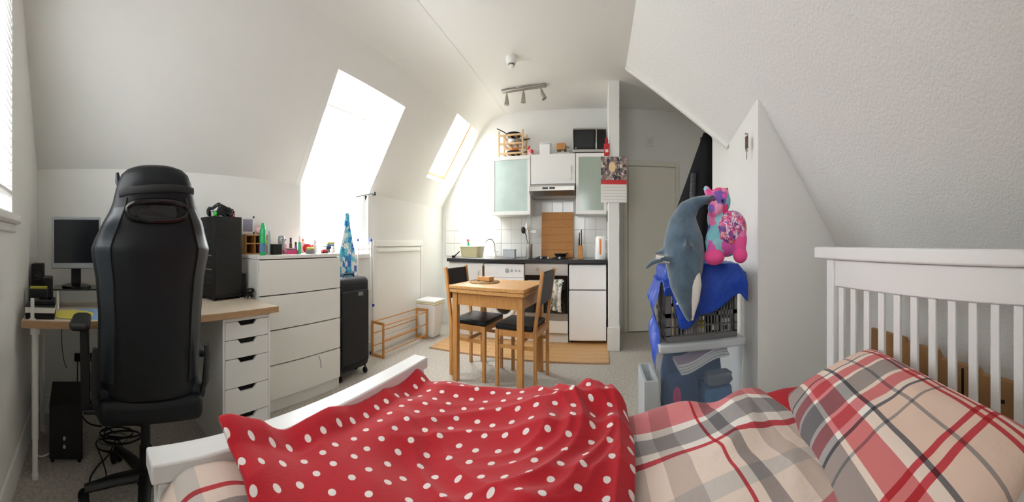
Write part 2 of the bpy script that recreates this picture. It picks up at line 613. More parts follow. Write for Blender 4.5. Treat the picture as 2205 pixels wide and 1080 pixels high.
# dormer cheeks, soffit and its window
WY = NY + 0.07
for s, x in ((-1, DX0), (1, DX1)):
    poly = [(NY + .0, EAVE - .01), (NY - (DZ - EAVE) / KN, DZ), (WY + .2, DZ), (WY + .2, EAVE - .01)]
    x0, x1 = (x - .06, x + .004) if s < 0 else (x - .004, x + .06)
    struct(MB().plate_x(poly, x0, x1).build('wall_dormer_cheek', M['wall']))
struct(MB().box(DX0 - .06, DX1 + .06, NY - (DZ - EAVE) / KN, WY + .2, DZ, DZ + .08).build('ceiling_dormer', M['ceiling']))


def casement(root, along, lo, hi, z0, z1, at, mullions, fw=.05, depth=.05, transom=None):
    """Window in the plane `at`; along is 'x' or 'y'."""
    def bx(a0, a1, c0, c1, d0, d1):
        return MB().box(a0, a1, at + d0, at + d1, c0, c1) if along == 'x' else MB().box(at + d0, at + d1, a0, a1, c0, c1)
    h = depth / 2
    for nm, a in (('frame_bottom', (lo, hi, z0, z0 + fw)), ('frame_top', (lo, hi, z1 - fw, z1))):
        bx(*a, -h, h).build(nm, M['upvc'], root, bevel=.004, world=True)
    for a in [(lo, lo + fw), (hi - fw, hi)] + [(m - fw / 2, m + fw / 2) for m in mullions]:
        bx(a[0], a[1], z0 + fw, z1 - fw, -h, h).build('frame_post', M['upvc'], root, bevel=.004, world=True)
    edges = [lo + fw] + [e for m in mullions for e in (m - fw / 2, m + fw / 2)] + [hi - fw]
    for i in range(0, len(edges), 2):
        zs = [z0 + fw, z1 - fw] if transom is None else [z0 + fw, transom - fw / 2, transom + fw / 2, z1 - fw]
        for j in range(0, len(zs), 2):
            bx(edges[i], edges[i + 1], zs[j], zs[j + 1], -.004, .004).build('pane', M['glass'], root, world=True)
        if transom is not None:
            bx(edges[i], edges[i + 1], transom - fw / 2, transom + fw / 2, -h, h).build('transom', M['upvc'], root, bevel=.004, world=True)


w = sroot('window_2', ((DX0 + DX1) / 2, WY, .98))
casement(w, 'x', DX0, DX1, .98, DZ, WY, [], fw=.055)
MB().box(DX0, DX1, NY - .03, NY + .14, .932, .975).build('sill', M['trimwhite'], w, bevel=.006, world=True)
h = MB().bar((DX1 - .25, NY - .02, 1.50), (DX1 - .02, NY - .10, 1.545), .012, .012).build('stay_arm', M['silver'], w, world=True)
MB().box(DX1 - .03, DX1 - .004, NY - .13, NY - .09, 1.525, 1.56).build('stay_knob', M['gloss_black'], w, bevel=.004, world=True)

# west window with sill
w = sroot('window_1', (WX - .1, (WN0 + WN1) / 2, WZ0))
casement(w, 'y', WN0, WN1, WZ0, WZ1, WX - .11, [(WN0 + WN1) / 2], fw=.06)
MB().box(WX - .13, WX + .045, WN0 - .05, WN1 + .05, WZ0 - .04, WZ0).build('sill', M['trimwhite'], w, bevel=.012, world=True, seg=3)
MB().box(WX - .005, WX + .02, WN0 - .03, WN1 + .03, WZ0 - .075, WZ0 - .04).build('sill_moulding', M['trimwhite'], w, bevel=.006, world=True)

# roof window (pine) in its splayed opening
w = sroot('window_3', ((KX0 + KX1) / 2, NY - .6, 2.2))


def sp(x, t, d):
    return Vector((x, NY, EAVE)) + SV * t + SN * d


def slope_box(x0, x1, t0, t1, d0, d1):
    vs = [sp(x, t, d) for d in (d0, d1) for x, t in ((x0, t0), (x1, t0), (x1, t1), (x0, t1))]
    return MB().add(vs, [(3, 2, 1, 0), (4, 5, 6, 7), (0, 1, 5, 4), (1, 2, 6, 5), (2, 3, 7, 6), (3, 0, 4, 7)])


slope_box(KX0, KX0 + .03, KT0, KT1, .135, .17).build('frame_side', M['pine_frame'], w, world=True)
slope_box(KX1 - .03, KX1, KT0, KT1, .135, .17).build('frame_side', M['pine_frame'], w, world=True)
slope_box(KX0 + .03, KX1 - .03, KT0, KT0 + .03, .135, .17).build('frame_bottom', M['pine_frame'], w, world=True)
slope_box(KX0 + .03, KX1 - .03, KT1 - .12, KT1, .08, .17).build('frame_top', M['pine_frame'], w, world=True)
slope_box(KX0 + .04, KX1 - .04, KT1 - .085, KT1 - .045, .045, .07).build('control_bar', M['pine_frame'], w, world=True)
slope_box(KX0 + .03, KX1 - .03, KT0 + .03, KT1 - .12, .150, .158).build('pane', M['glass'], w, world=True)

# daylight openings
portal('daylight_dormer', ((DX0 + DX1) / 2, WY + .05, (.98 + DZ) / 2), (-math.pi / 2, 0, 0), DX1 - DX0, DZ - .98)
portal('daylight_west', (WX - .15, (WN0 + WN1) / 2, (WZ0 + WZ1) / 2), (0, -math.pi / 2, 0), WZ1 - WZ0, WN1 - WN0)
pc = sp((KX0 + KX1) / 2, (KT0 + KT1) / 2, .155)
portal('daylight_roof', pc, (-(math.pi / 2 - math.atan2(SN.z, SN.y)), 0, 0), KX1 - KX0, KT1 - KT0)

# access hatch in the knee wall
t = sroot('trim_2', (3.75, NY, 0))
for nm, a in (('frame_top', (3.16, 4.36, 1.04, 1.10)), ('frame_post', (3.16, 3.22, .125, 1.038)), ('frame_post', (4.30, 4.36, .125, 1.038))):
    MB().box(a[0], a[1], NY - .022, NY, a[2], a[3]).build(nm, M['trimwhite'], t, bevel=.005, world=True)
MB().box(3.228, 4.292, NY - .012, NY, .125, 1.03).build('hatch_panel', M['trimwhite'], t, bevel=.003, world=True)
MB().box(3.25, 4.27, NY - .03, NY - .0125, .985, 1.008).build('ledge', M['trimwhite'], t, bevel=.003, world=True)

# passage door
d = sroot('door_1', (EX, -.82, 0))
MB().box(EX - .045, EX - .01, -1.20, -.455, .01, 2.0).build('leaf', M['door'], d, bevel=.004, world=True)
for a in ((-1.265, -1.205), (-.45, -.39)):
    MB().box(EX - .03, EX, a[0], a[1], 0, 2.07).build('jamb', M['door'], d, bevel=.004, world=True)
MB().box(EX - .03, EX, -1.205, -.45, 2.008, 2.07).build('lintel', M['door'], d, bevel=.004, world=True)
kn = MB().lathe([(.012, 0), (.012, .03), (.026, .04), (.026, .06), (.012, .07)], n=14).build('knob', M['chrome'], d, smooth=True)
kn.rotation_euler = (0, -math.pi / 2, 0)
kn.location = (-.045, -.82 - (-.82) - .33, 1.0)
# ================================================================== the bed
BX0, BX1, BY0, BY1 = 0.19, 1.46, -1.26, 0.92     # outer frame: west/east sides, head, foot
bed = thing('bed_frame', 'white painted wooden bed frame with slatted headboard and panelled footboard', 'bed', ((BX0 + BX1) / 2, (BY0 + BY1) / 2, 0))


def bp(name, x0, x1, y0, y1, z0, z1, bev=.005, parent=None):
    return MB().box(x0, x1, y0, y1, z0, z1).build(name, M['bedwhite'], parent or bed, bevel=bev, world=True)


# footboard
bp('footboard_cap', BX0 - .02, BX1 + .03, BY1 - .055, BY1 + .03, .565, .61, .006)
bp('footboard_panel', BX0 + .06, BX1 - .06, BY1 - .022, BY1 + .0, .18, .563)
for x in (BX0, BX1 - .06):
    bp('post', x, x + .06, BY1 - .05, BY1 + .012, 0, .563)
# side rails
for x in (BX0 + .005, BX1 - .03):
    bp('side_rail', x, x + .025, BY0 + .06, BY1 - .052, .20, .36)
# headboard
bp('headboard_cap', BX0 - .09, BX1 + .10, BY0 - .05, BY0 + .045, 1.005, 1.06, .008)
bp('headboard_rail', BX0 + .06, BX1 - .06, BY0 - .012, BY0 + .018, .885, 1.003)
bp('headboard_lower_rail', BX0 + .06, BX1 - .06, BY0 - .012, BY0 + .018, .22, .34)
for x in (BX0, BX1 - .06):
    bp('post', x, x + .06, BY0 - .03, BY0 + .03, 0, 1.003)
slat = None
for x in (1.355, 1.26, 1.16, 1.06, .96, .86, .76, .66, .56, .46, .36, .29):
    bp('slat', x - .02, x + .02, BY0 - .009, BY0 + .011, .342, .883, .003)

mt = MB().box(BX0 + .035, BX1 - .04, BY0 + .05, BY1 - .06, .24, .44).build('mattress', M['paper'], bevel=.04, seg=4)
tag(mt, 'pale mattress under the tartan duvet on the white bed', 'mattress')


# --- fabrics -------------------------------------------------------------
def stripe_ramp(N, L, src, stops):
    r = N.new('ShaderNodeValToRGB')
    r.color_ramp.interpolation = 'CONSTANT'
    el = r.color_ramp.elements
    while len(el) < len(stops):
        el.new(0.5)
    for i, (p, c) in enumerate(stops):
        el[i].position = p
        el[i].color = lin(c)
    L.new(src, r.inputs['Fac'])
    return r


CR, PK, RD, GY, DG, WH = (244, 228, 218), (222, 136, 142), (206, 72, 84), (168, 166, 168), (120, 122, 128), (250, 246, 242)
LG = (214, 208, 204)
PILLOW_U = [(0, CR), (.16, RD), (.18, CR), (.21, RD), (.23, CR), (.38, GY), (.392, CR), (.45, DG), (.465, WH), (.50, PK), (.565, WH), (.585, GY), (.69, WH), (.71, PK), (.775, WH), (.81, DG), (.822, CR), (.93, RD), (.942, CR), (.955, RD), (.967, CR)]
PILLOW_V = [(0, GY), (.17, WH), (.20, PK), (.34, WH), (.41, DG), (.435, CR), (.60, GY), (.622, CR), (.80, RD), (.83, CR), (.86, RD), (.89, WH), (.92, PK)]
DUVET_V = [(0, PK), (.072, WH), (.094, GY), (.169, WH), (.20, RD), (.22, CR), (.325, LG), (.375, CR), (.46, PK), (.50, WH), (.53, GY), (.59, CR), (.70, LG), (.74, CR), (.80, GY), (.815, CR), (.90, CR)]
DUVET_U = [(0, WH), (.10, LG), (.22, WH), (.34, GY), (.42, WH), (.47, RD), (.49, WH), (.66, LG), (.80, WH), (.9, LG)]


def tartan(name, su, sv, pu, pv, ou=0.0, ov=0.0):
    m, nt, p = nodes(name)
    p.inputs['Roughness'].default_value = 0.85
    N, L = nt.nodes, nt.links
    uv = N.new('ShaderNodeUVMap')
    sx = N.new('ShaderNodeSeparateXYZ')
    L.new(uv.outputs[0], sx.inputs[0])
    outs = []
    for k, per, off, st in (('X', pu, ou, su), ('Y', pv, ov, sv)):
        a = N.new('ShaderNodeMath')
        a.operation = 'MULTIPLY_ADD'
        a.inputs[1].default_value = 1 / per
        a.inputs[2].default_value = off + 10
        L.new(sx.outputs[k], a.inputs[0])
        f = N.new('ShaderNodeMath')
        f.operation = 'FRACT'
        L.new(a.outputs[0], f.inputs[0])
        outs.append(stripe_ramp(N, L, f.outputs[0], st))
    mx = N.new('ShaderNodeMixRGB')
    mx.blend_type = 'MULTIPLY'                    # warp and weft print over each other
    mx.inputs['Fac'].default_value = 1.0
    L.new(outs[0].outputs[0], mx.inputs[1])
    L.new(outs[1].outputs[0], mx.inputs[2])
    L.new(mx.outputs[0], p.inputs['Base Color'])
    nz = N.new('ShaderNodeTexNoise')
    nz.inputs['Scale'].default_value = 30
    b = N.new('ShaderNodeBump')
    b.inputs['Strength'].default_value = 0.25
    b.inputs['Distance'].default_value = 0.01
    tc = N.new('ShaderNodeTexCoord')
    L.new(tc.outputs['Object'], nz.inputs['Vector'])
    L.new(nz.outputs['Fac'], b.inputs['Height'])
    L.new(b.outputs['Normal'], p.inputs['Normal'])
    return m


M['tartan_duvet'] = tartan('tartan_cotton', DUVET_U, DUVET_V, .60, 1.6, .15, .925)
M['tartan_pillow'] = tartan('tartan_cotton_pillow', PILLOW_U, PILLOW_V, 1.10, .52, .5, .5)


def polka():
    m, nt, p = nodes('red_polka_fleece')
    p.inputs['Roughness'].default_value = 0.95
    p.inputs['Sheen Weight'].default_value = 0.12
    p.inputs['Sheen Roughness'].default_value = 0.4
    N, L = nt.nodes, nt.links
    uv = N.new('ShaderNodeUVMap')
    v = N.new('ShaderNodeTexVoronoi')
    v.voronoi_dimensions = '2D'
    v.inputs['Scale'].default_value = 1 / .071
    v.inputs['Randomness'].default_value = 0.22
    L.new(uv.outputs[0], v.inputs['Vector'])
    r = N.new('ShaderNodeValToRGB')
    r.color_ramp.elements[0].position = 0.145
    r.color_ramp.elements[0].color = lin((238, 228, 224))
    r.color_ramp.elements[1].position = 0.165
    r.color_ramp.elements[1].color = lin((184, 20, 36))
    L.new(v.outputs['Distance'], r.inputs['Fac'])
    L.new(r.outputs[0], p.inputs['Base Color'])
    nz = N.new('ShaderNodeTexNoise')
    nz.inputs['Scale'].default_value = 260
    b = N.new('ShaderNodeBump')
    b.inputs['Strength'].default_value = 0.3
    b.inputs['Distance'].default_value = 0.004
    tc = N.new('ShaderNodeTexCoord')
    L.new(tc.outputs['Object'], nz.inputs['Vector'])
    L.new(nz.outputs['Fac'], b.inputs['Height'])
    L.new(b.outputs['Normal'], p.inputs['Normal'])
    return m


M['red_fleece'] = polka()


def sheet(name, material, nu, nv, fn, thick=0.012, uvfn=None, sub=1):
    """Cloth: fn(s, t) in 0..1 gives the point; uvfn gives metres of cloth."""
    vs, uvs = [], []
    for i in range(nu + 1):
        for j in range(nv + 1):
            s, t = i / nu, j / nv
            vs.append(fn(s, t))
            uvs.append(uvfn(s, t))
    fs = [(i * (nv + 1) + j, (i + 1) * (nv + 1) + j, (i + 1) * (nv + 1) + j + 1, i * (nv + 1) + j + 1) for i in range(nu) for j in range(nv)]
    me = bpy.data.meshes.new(name)
    me.from_pydata([tuple(v) for v in vs], [], fs)
    ul = me.uv_layers.new(name='UVMap')
    for lp in me.loops:
        ul.data[lp.index].uv = uvs[lp.vertex_index]
    me.shade_smooth()
    me.materials.append(material)
    o = bpy.data.objects.new(name, me)
    COL.objects.link(o)
    sd = o.modifiers.new('thickness', 'SOLIDIFY')
    sd.thickness = thick
    sd.offset = 1.0
    return o


def sm(a, b, x):
    x = max(0.0, min(1.0, (x - a) / (b - a)))
    return x * x * (3 - 2 * x)


def ridge(x, y, ang, freq, seed, warp=.35):
    """Long soft creases across a direction."""
    c, s = math.cos(ang), math.sin(ang)
    a, b = x * c + y * s, -x * s + y * c
    a += warp * noise.noise(Vector((x * 2.2, y * 2.2, seed)))
    n = noise.noise(Vector((a * freq, b * freq * .22, seed * 1.7)))
    return (1 - abs(n) * 1.6)


def duvet_z(x, y):
    z = .475 + .035 * sm(.45, .9, y)
    z += .062 * math.exp(-((y + .42) / .36) ** 2) * sm(.2, .8, x)
    z += .018 * noise.noise(Vector((x * 3, y * 3, 4.2)))
    z += .026 * ridge(x, y, .55, 3.4, 2.1) * sm(.1, -.3, y) * sm(-.95, -.7, y)
    z += .034 * max(0, ridge(x, y, 1.25, 5.0, 8.8)) * sm(-.3, -.65, y)
    z -= .022
    z += .024 * sm(.0, .25, y)
    z += .010 * ridge(x, y, 1.1, 4.2, 6.3)
    z += .055 * sm(.55, .82, y) * sm(.6, .35, x)
    # puffed edges
    ex = min(x - BX0, BX1 - x)
    z -= .10 * (1 - sm(-.05, .12, ex)) ** 2
    z -= .06 * (1 - sm(-.92, -.72, y))
    return z


def duvet_fn(s, t):
    y = -.86 + s * (BY1 - .06 + .86)
    x = BX0 - .075 + t * (BX1 + .07 - BX0 + .075)
    z = duvet_z(min(max(x, BX0 - .03), BX1 + .03), y)
    if x < BX0 - .01:
        z -= (BX0 - .01 - x) * 3.0
    if x > BX1 + .0:
        z -= (x - BX1) * 2.2
    if y > .80:
        z += (y - .80) * .3
    return Vector((x, y, z))


dv = sheet('duvet', M['tartan_duvet'], 150, 110, duvet_fn, .018, lambda s, t: (-.86 + s * 1.72, (1 - t) * 1.42))
tag(dv, 'crumpled tartan duvet in cream, grey and pink spread over the bed', 'duvet')


def blanket_fn(s, t):
    # s along the bed from the fold towards the foot, t from the near side to the far side
    x = .365 + t * (BX1 + .055 - .365)
    edge = -.06 + .05 * math.sin(t * 5 + 1) - .05 * (1 - t)
    y = edge + s * (.862 - edge)
    base = duvet_z(min(max(x, BX0 + .1), BX1), min(y, .84)) + .022
    if y > .80:
        base += (y - .80) * .3
    z = base
    z += .030 * sm(.3, .9, y) + .018 * sm(.78, .86, y) + .045 * sm(.8, 1.4, x) * sm(.85, .45, y) * sm(-.1, .25, y)
    z += .016 * noise.noise(Vector((x * 4.5, y * 4.5, 9.1)))
    fold = sm(.42, .05, y)
    z += fold * .060 * max(0, ridge(x, y, .95, 4.0, 3.3)) * (.35 + .65 * t)
    z += fold * .040 * math.exp(-((y - .06) / .07) ** 2) * sm(.55, .9, t)
    z += .030 * ridge(x, y, 2.05, 2.8, 7.7) * sm(1.2, .55, x) * sm(-.1, .3, y)
    z += .018 * ridge(x, y, .3, 3.8, 1.3)
    z += .034 * max(0, ridge(x, y, 1.45, 5.5, 5.9)) * sm(.5, .1, y)
    z += .014 * max(0, ridge(x, y, 2.5, 4.6, 12.4)) * sm(1.25, .8, x)
    z += .035 * math.exp(-(s / .045) ** 2) * sm(.2, .9, t)               # rolled end
    z -= .035 * sm(.66, .86, y) * sm(.46, .62, x)
    # corner thrown up on the footboard
    c = math.exp(-((x - .40) / .06) ** 2) * sm(.74, .86, y)
    z += .010 * c
    if x > BX1 - .05:
        z -= (x - BX1 + .05) ** 1.5 * 2.6
    # tuck the fold under itself
    if s < .05:
        z -= (.05 - s) * 1.2
    x += .02 * noise.noise(Vector((y * 6, 2.2, 0))) * sm(.1, 0, t) - .035 * sm(.25, 0, s) * (1 - t)
    return Vector((x, y, max(z, base - .03)))


bl = sheet('fleece_blanket', M['red_fleece'], 190, 170, blanket_fn, .014, lambda s, t: (s * .98, t * 1.17))
tag(bl, 'red fleece blanket with white polka dots across the foot of the bed', 'blanket')


def pillow(name, material, c, ex, ey, size, label, puff=.13, seed=1.0, uvs=1.0, ey2=None):
    """Cushion spanned by ex (length) and ey (height) about its centre."""
    ex, ey = Vector(ex).normalized(), Vector(ey).normalized()
    nz = ex.cross(ey).normalized()
    L_, H_ = size
    c = Vector(c)
    ey2 = ey if ey2 is None else Vector(ey2).normalized()      # slope of the west end
    n, m = 44, 30
    vs, uvl, fs = [], [], []
    for side in (1, -1):
        for i in range(n + 1):
            for j in range(m + 1):
                a, b = i / n * 2 - 1, j / m * 2 - 1
                e = (1 - abs(a) ** 3.2) * (1 - abs(b) ** 2.6)
                pinch = 1 - .05 * (1 - e)
                h = puff / 2 * max(0, e) ** .55 * side
                h += .010 * noise.noise(Vector((a * 3, b * 3, seed))) * e
                h += .012 * ridge(a * .6, b * .5, .6, 4, seed) * e * (side > 0)
                f_ = a * .5 + .5
                eya = (ey2 * (1 - f_) + ey * f_).normalized()
                nza = ex.cross(eya).normalized()
                vs.append(c + ex * (a * L_ / 2 * pinch) + eya * ((b + 1) * H_ / 2 * pinch) + nza * h)
                uvl.append((a * L_ / 2 * uvs, b * H_ / 2 * uvs))
    off = (n + 1) * (m + 1)
    for k in (0, off):
        for i in range(n):
            for j in range(m):
                q = (k + i * (m + 1) + j, k + (i + 1) * (m + 1) + j, k + (i + 1) * (m + 1) + j + 1, k + i * (m + 1) + j + 1)
                fs.append(q if k == 0 else q[::-1])
    me = bpy.data.meshes.new(name)
    me.from_pydata([tuple(v) for v in vs], [], fs)
    ul = me.uv_layers.new(name='UVMap')
    for lp in me.loops:
        ul.data[lp.index].uv = uvl[lp.vertex_index]
    bm = bmesh.new()
    bm.from_mesh(me)
    bmesh.ops.remove_doubles(bm, verts=bm.verts, dist=1e-5)
    bmesh.ops.recalc_face_normals(bm, faces=bm.faces)
    bm.to_mesh(me)
    bm.free()
    me.shade_smooth()
    me.materials.append(material)
    o = bpy.data.objects.new(name, me)
    COL.objects.link(o)
    return tag(o, label, 'pillow')


pillow('pillow', M['tartan_pillow'], (.800, -.634, .515), (.935, -.345, 0), (-.33, -.90, .29), (1.08, .51), 'plump tartan pillow propped against the white slatted headboard', .17, 3.0)
pillow('pillow', M['redcotton'], (1.18, -.70, .49), (.9, .2, 0), (-.2, -.9, .02), (.50, .40), 'plain red pillow peeping out beneath the tartan pillow', .10, 5.0)

# flattened boxes behind the headboard
cb = thing('cardboard_box', 'folded brown cardboard box standing behind the headboard slats', 'box', (.92, -1.52, 0))
top = [(.44, .55), (.62, .565), (.64, .585), (.86, .60), (.88, .63), (1.08, .635), (1.10, .655), (1.36, .665)]
MB().plate_y([(.44, .01)] + top[:] + [(1.36, .01)], -1.535, -1.50).build('panel', M['card'], cb, world=True)
MB().plate_y([(.50, .01), (.50, .53), (.98, .585), (1.30, .62), (1.30, .01)], -1.575, -1.54).build('panel', M['card'], cb, world=True)
MB().box(.72, .735, -1.4995, -1.4985, .30, .58).build('print_mark', M['matt_black'], cb, world=True)
MB().box(.50, .53, -1.4995, -1.4985, .47, .485).build('print_mark', M['matt_black'], cb, world=True)
# ================================================================== desk corner
DR = math.radians(3.0)
desk = thing('desk', 'pale oak topped desk on white round legs by the window wall', 'desk', (-.385, 1.84, 0), DR)
DL, DD, DH = 1.665, .60, .73
MB().box(0, DL, 0.004, DD, DH - .034, DH).build('table_top', M['oak_top'], desk, bevel=.002)
MB().box(0, DL, 0, .0035, DH - .034, DH - .001).build('front_edge', M['oak_edge'], desk)
MB().box(DL + .0002, DL + .003, 0.002, DD, DH - .034, DH - .001).build('side_edge', M['oak_edge'], desk)
leg = MB().lathe([(.021, 0), (.021, .02), (.017, .022), (.017, .18), (.0205, .182), (.0205, .66), (.03, .662), (.03, .695)], n=20).build('leg', M['white'], desk, smooth=True)
leg.location = (.075, .05, 0)
twin(leg, desk).location = (.075, DD - .06, 0)


def dpt(x, y, z=0):
    """Desk coordinates to room coordinates."""
    return FRAME['desk'] @ Vector((x, y, z))


# drawer unit under the desk
AW, AD, AH = .375, .54, .69
un = thing('drawer_unit', 'narrow white drawer unit with dark cut-out grips under the desk', 'drawer unit', dpt(1.235, .025), DR)
for x in (0, AW - .016):
    MB().box(x, x + .016, 0.0, AD, 0, AH).build('side_panel', M['white'], un, bevel=.002)
MB().box(.016, AW - .016, 0.002, AD, AH - .016, AH).build('top_panel', M['white'], un, bevel=.002)
MB().box(.016, AW - .016, .012, AD, .0, .03).build('plinth', M['white'], un)
MB().box(.017, AW - .017, .03, AD - .01, .032, AH - .018).build('inner_box', M['gap'], un)
zs = [(.038, .184), (.188, .330), (.334, .480), (.484, .578), (.582, .672)]
for z0, z1 in zs:
    cx = AW / 2
    poly = [(.019, z0), (AW - .019, z0), (AW - .019, z1), (cx + .075, z1), (cx + .05, z1 - .024), (cx - .05, z1 - .024), (cx - .075, z1), (.019, z1)]
    MB().plate_y(poly, .0, .016).build('drawer', M['white'], un)

# chest of drawers
CW, CD, CH = .885, .375, 1.0
ch = thing('chest_of_drawers', 'off-white four drawer chest with a cluttered top below the dormer', 'chest of drawers', (1.29, 2.235, 0), math.radians(-.6))
for x in (0, CW - .02):
    MB().box(x, x + .02, .012, CD, 0, CH - .026).build('side_panel', M['chestwhite'], ch, bevel=.002)
MB().box(-.002, CW + .002, 0, CD, CH - .024, CH).build('top_panel', M['chestwhite'], ch, bevel=.003)
MB().box(.021, CW - .021, .03, CD, .01, CH - .03).build('carcass', M['grey'], ch)
MB().box(.021, CW - .021, .02, .029, 0, .075).build('plinth', M['chestwhite'], ch)
zs = [(.085, .298), (.305, .520), (.527, .742), (.749, .969)]
for i, (z0, z1) in enumerate(zs):
    d = MB().box(.003, CW - .003, -.008, .011, z0, z1).build('drawer', M['chestwhite'], ch, bevel=.002)
rb = MB().loft([(.62, -.011, .285), (.625, -.013, .27), (.635, -.012, .24), (.64, -.013, .215), (.637, -.011, .20)], [(.006, .0015)] * 5, 8).build('ribbon', M['lilac'], ch, smooth=True)
rb['label'] = 'lilac ribbon hanging from the bottom drawer'

# ---------------------------------------------------------------- gaming chair
gc = thing('gaming_chair', 'black leather gaming chair with high winged back turned to the room', 'chair', (.31, 1.74, 0), math.radians(-2))
prof = [(.50, .225, .05), (.53, .250, .055), (.56, .258, .058), (.678, .258, .06), (.813, .256, .062), (.948, .268, .066), (1.02, .284, .070), (1.058, .289, .072), (1.09, .274, .070), (1.139, .242, .064),
        (1.19, .205, .060), (1.218, .191, .058), (1.26, .178, .057), (1.286, .169, .056), (1.315, .153, .050), (1.333, .126, .040), (1.342, .092, .026)]
nn = 40


def back_pt(z, w, d, k):
    a = 2 * math.pi * k / nn
    ca, sa = math.cos(a), math.sin(a)
    x = w * math.copysign(abs(ca) ** .62, ca)
    y = d * math.copysign(abs(sa) ** .62, sa)
    wing = sm(.22, .28, w) * .06 + .03
    y += wing * (abs(x) / max(w, .01)) ** 2.4                # bolsters wrap forwards
    y += -.19 - (z - .5) * .17
    return Vector((x, y, z))


# interpolate rows
rows = []
for i in range(len(prof) - 1):
    for q in range(3):
        f = q / 3
        rows.append(tuple(prof[i][j] * (1 - f) + prof[i + 1][j] * f for j in range(3)))
rows.append(prof[-1])
mbc, mbs = MB(), MB()
vs = [back_pt(z, w, d, k) for z, w, d in rows for k in range(nn)]
fc, fs_ = [], []
for i in range(len(rows) - 1):
    for k in range(nn):
        q = (i * nn + k, i * nn + (k + 1) % nn, (i + 1) * nn + (k + 1) % nn, (i + 1) * nn + k)
        fc.append(q)
mbc.add(vs, fc + [tuple(range(nn - 1, -1, -1)), tuple((len(rows) - 1) * nn + k for k in range(nn))])
back = mbc.build('backrest', M['leather'], gc, smooth=True, angle=70)
# slightly raised side panels of the shell (hide lightened for the window reflection) on both wings
for s in (-1, 1):
    mb = MB()
    rr = [r for r in rows if .56 <= r[0] <= 1.20]
    vs, fs = [], []
    K = 5
    for z, w, d in rr:
        for q in range(K):
            xx = s * (w * (.70 + .30 * q / (K - 1)))
            # point on the rear (camera) side of the shell at this width
            ca = min(1, abs(xx) / w)
            sa = -(max(0, 1 - ca ** (2 / .62))) ** (.62 / 2)
            wing = sm(.22, .28, w) * .06 + .03
            y = d * sa + wing * ca ** 2.4 - .19 - (z - .5) * .17
            vs.append((xx * 1.004, y - .004, z))
    for i in range(len(rr) - 1):
        for q in range(K - 1):
            fs.append((i * K + q, i * K + q + 1, (i + 1) * K + q + 1, (i + 1) * K + q))
    mb.add(vs, fs)
    w_ = mb.build('side_bolster', M['leather_sheen'], gc, smooth=True, angle=80)
    w_['label'] = 'black leather side wing with window reflection painted in grey'
# seams
for s in (-1, 1):
    pts = []
    for z, w, d in rows:
        if .54 < z < 1.24:
            xx = s * w * .70
            ca = .70
            sa = -((1 - ca ** (2 / .62))) ** (.62 / 2)
            wing = sm(.22, .28, w) * .06 + .03
            pts.append((xx, d * sa + wing * ca ** 2.4 - .19 - (z - .5) * .17 - .003, z))
    MB().loft(pts, .0035, 6).build('seam', M['matt_black'], gc, smooth=True)


def rear_y(x, z):
    w, d = .2, .06
    for i in range(len(prof) - 1):
        if prof[i][0] <= z <= prof[i + 1][0]:
            f = (z - prof[i][0]) / (prof[i + 1][0] - prof[i][0])
            w = prof[i][1] * (1 - f) + prof[i + 1][1] * f
            d = prof[i][2] * (1 - f) + prof[i + 1][2] * f
    ca = min(.98, abs(x) / w)
    sa = -((1 - ca ** (2 / .62))) ** (.62 / 2)
    wing = sm(.22, .28, w) * .06 + .03
    return d * sa + wing * ca ** 2.4 - .19 - (z - .5) * .17


# belt slot with a gloss rim
ring, inset = [], []
for k in range(40):
    a = 2 * math.pi * k / 40
    x = .132 * math.copysign(abs(math.cos(a)) ** .7, math.cos(a))
    z = 1.186 + .033 * math.copysign(abs(math.sin(a)) ** .7, math.sin(a))
    ring.append((x, rear_y(x, z) - .005, z))
    inset.append((x * .96, rear_y(x * .96, z) - .008, 1.186 + (z - 1.186) * .92))
slot = MB().loft(ring + [ring[0], ring[1]], .0105, 8, cap=False).build('belt_slot_rim', M['gloss_black'], gc, smooth=True)
MB().add(inset, [tuple(range(40))]).build('belt_slot_shade', M['gap'], gc)  # flat black face paints the shade inside the slot, no real opening
bp2 = [(-.07, 1.192), (-.045, 1.192), (-.03, 1.203), (.075, 1.203), (.085, 1.175), (.075, 1.162), (-.075, 1.162), (-.085, 1.172)]
MB().prism(bp2, lambda a, b: (a, rear_y(a, b) - .0095, b), lambda a, b: (a, rear_y(a, b) - .014, b)).build('slot_bar', M['plastic'], gc)
# head pillow with its strap
pts = [(-.165, rear_y(-.16, 1.245) - .002, 1.245), (-.12, rear_y(-.12, 1.253) - .006, 1.253), (-.04, rear_y(-.04, 1.26) - .006, 1.259), (.05, rear_y(.05, 1.26) - .006, 1.263), (.13, rear_y(.13, 1.26) - .006, 1.264), (.175, rear_y(.165, 1.26) + .01, 1.262)]
MB().loft(pts, [(.013, .004)] * 6, 10, up=(0, 1, 0)).build('head_pillow_strap', M['matt_black'], gc, smooth=True)
hp = MB().ball((0, -.205, 1.25), (.15, .05, .075), 18, 10)
hp.loft([(-.15, -.27, 1.27), (-.165, -.265, 1.30), (-.168, -.262, 1.328)], [.016, .014, .008], 8)
hp.build('head_pillow', M['leather'], gc, smooth=True)
